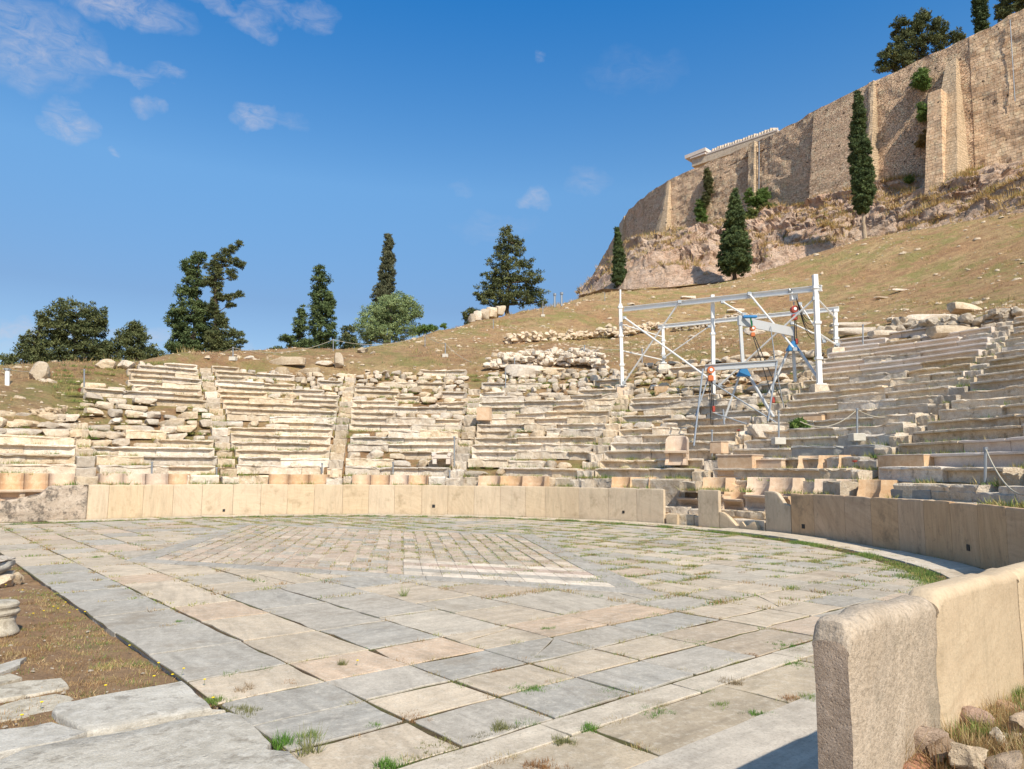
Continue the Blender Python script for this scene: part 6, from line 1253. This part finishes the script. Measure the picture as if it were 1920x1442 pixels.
# single plants in the foreground
def weed(px, py, h, n, spread, col, label, lean=1., z=0., wd=.006, f=None):
    p = gz(px, py, z) if f is None else hit(px, py, t0=1.2, t1=14, f=f, n=4000); n = max(5, int(n*.8)); h = h*.72; q = p+np.c_[RNG.normal(size=(n, 2))*spread*.36, np.zeros(n)]-[0, 0, .01]; wd = wd*.8; cc = np.array(col)[None]*RNG.uniform(.75, 1.25, (n, 1)); return blades('weed', q, np.full(n, h), wd, cc, label, 'weed', 14, .02, lean, stuff=False, loc=p)
G1, G2, BRN, OLG = (.12, .24, .04), (.20, .28, .07), (.34, .19, .09), (.22, .22, .09)
for a in [(990, 1292, .05, 40, .16, G1, 'bright green leafy weed clump in a joint in the middle foreground'), (1022, 1290, .03, 26, .14, G2, 'low creeping green weed right beside the leafy clump'), (1145, 1296, .03, 50, .20, G1, 'flat clover like green patch right of the leafy clump', ), (1170, 1304, .03, 22, .12, BRN, 'brown dried weed at the right end of the clover patch'), (527, 1395, .10, 26, .08, G1, 'tall bright green grass clump at the notch of the large slab'), (575, 1412, .22, 6, .07, OLG, 'thin tall seeding grass stems behind the large notched slab'), (583, 1382, .07, 22, .09, G2, 'spreading leafy weed right of the tall grass clump'), (938, 1364, .06, 30, .10, OLG, 'upright green yellow weed between blue grey slabs at bottom centre'), (905, 1380, .03, 18, .09, (.14, .13, .06), 'dark flat rosette weed left of the upright green yellow weed'), (1102, 1366, .06, 26, .07, G1, 'bright green weed by the kerb strip near the rough slab'), (1055, 1392, .06, 30, .10, OLG, 'straggly olive weed on the corner of the rough brown slab'), (1225, 1335, .035, 46, .16, G1, 'green weed patch along the kerb right of centre'), (1420, 1340, .05, 30, .09, G1, 'green grass tuft in front of the smooth slab near the parapet end'), (1350, 1322, .04, 22, .08, G2, 'small green weed on the rough slab corner'), (1518, 1312, .07, 30, .08, G2, 'leafy green weed against the end of the near parapet'), (1490, 1312, .05, 26, .10, BRN, 'dry brown tuft left of the leafy weed by the parapet end'), (1478, 1212, .035, 60, .26, G1, 'long low green weed patch left of the near parapet end'), (1405, 1228, .03, 22, .12, BRN, 'brown dry weed left of the long green patch'), (1492, 1245, .035, 40, .16, G1, 'second green patch just below the long low green patch'), (1372, 1280, .06, 26, .12, (.26, .20, .12), 'dry twiggy weed in a joint right of centre'), (1308, 1206, .03, 30, .2, G1, 'thin green weed line in a joint beyond the long patch'), (1010, 1437, .05, 46, .14, BRN, 'large rusty brown dried plant at the bottom edge'), (722, 1436, .06, 30, .09, G1, 'bright green tuft at the bottom edge left of the rusty plant'), (845, 1410, .03, 60, .30, OLG, 'creeping thin weed spreading over slabs at bottom centre'), (775, 1345, .03, 32, .15, BRN, 'reddish brown weed in the joint left of bottom centre'), (700, 1360, .035, 16, .05, G1, 'small bright green weed on a striped slab'), (462, 1332, .05, 40, .15, OLG, 'yellow green weeds beside the corner of the large notched slab'), (402, 1315, .06, 32, .10, G2, 'green weeds at the right corner of the rectangular slab'), (455, 1290, .05, 20, .10, (.3, .22, .14), 'dry twiggy weed on the pale slab left of centre'), (545, 1278, .03, 16, .08, BRN, 'small brown weed between a pale and a blue grey slab'), (335, 1165, .03, 16, .08, G1, 'small bright green weed in the joint at left'), (930, 1255, .03, 24, .08, BRN, 'reddish weed clump at a slab corner in the middle distance'), (1012, 1232, .03, 20, .09, OLG, 'olive weed on the joint beyond the reddish clump'), (1023, 1180, .05, 22, .08, G1, 'green grass tuft on a joint in the middle distance'), (757, 1118, .22, 6, .05, (.26, .30, .12), 'tall single grass stalks growing near the white tiles'), (642, 1247, .08, 12, .04, OLG, 'thin weed with a small yellow flower in the paving'), (215, 1100, .05, 26, .14, (.32, .25, .12), 'dry straw coloured weed at the end of a joint at left'), (180, 1045, .06, 30, .14, G2, 'green weed at the missing tile in the upper left paving')]: weed(*a)
for px, py, h, n, sp, c, lab in [(1480+190, 1420, .22, 16, .05, (.48, .36, .18), 'tall golden dry grass stalks beside the near parapet end'), (1740, 1325, .12, 26, .14, (.40, .28, .13), 'dry grass tussock against the second slab of the near parapet'), (1905, 1300, .07, 30, .10, G1, 'green weed at the foot of the near parapet by the right edge'), (1870, 1290, .16, 5, .02, (.2, .17, .1), 'thin dark stalk growing in the crack of the near parapet'), (1842, 1375, .05, 24, .07, G2, 'small green plant between the bank rocks')]: weed(px, py, h, n, sp, c, lab, .7, f=bh, wd=.004)
for i, (px, py) in enumerate([(103, 1140), (109, 1146), (122, 1132), (132, 1152), (145, 1147), (157, 1150), (60, 1158), (243, 1215), (300, 1249), (338, 1266), (320, 1272), (285, 1279), (198, 1297), (75, 1327), (37, 1350), (8, 1100), (383, 1281), (398, 1320), (82, 1152), (40, 1112), (668, 1244)]):
    p = gz(px, py+4, .0); h = RNG.uniform(.035, .06); lb = 'small yellow flower on a thin stem in the dry grass along the paving edge' if px < 350 else ('yellow flower leaning out of a paving joint near the middle' if px > 600 else 'yellow flower by the corner of the rectangular slab')
    t = thing('yellow_flower', lb, 'flower', tuple(p), 'yellow flowers along the paving edge' if px < 350 else 'yellow flowers by the slab' if px < 600 else None); m = MB(); tip = p+[RNG.normal()*.01, RNG.normal()*.01, h]; m.tube([p, tip], .0012, 4); m.build('stem', M['stemgreen'], t)
    m = MB(); m.lathe(tip, [(.0015, -.003), (.009, 0), (.011, .003), (.006, .006), (.002, .006)], 10); m.build('flower_head', M['yellow'], t)
# leafy plant on the rows and poppies
t_ = tree('leafy_plant', 'green leafy plant on the seat rows left of the squared pale block', 'plant', 23.6, [(1497, 795, 11, 6), (1490, 800, 8, 4), (1503, 800, 8, 4)], (1497, 806), .03, BR, leaf=.10, subr=.12, group=None, limbs=False)
for px, py, lab in ((1603, 871, 'small red flower right of the raised block of two thrones'), (1385, 810, 'small red flower on the rows below the aluminium gantry')):
    p = cav_hit(px, py+4); t = thing('red_flower', lab, 'flower', tuple(p)); m = MB(); m.tube([p, p+[0, 0, .12]], .008, 5); m.build('stem', M['stemgreen'], t); m = MB(); m.lathe(p+[0, 0, .12], [(.01, -.02), (.06, 0), (.07, .03), (.02, .035)], 9); m.build('petals', M['red'], t)
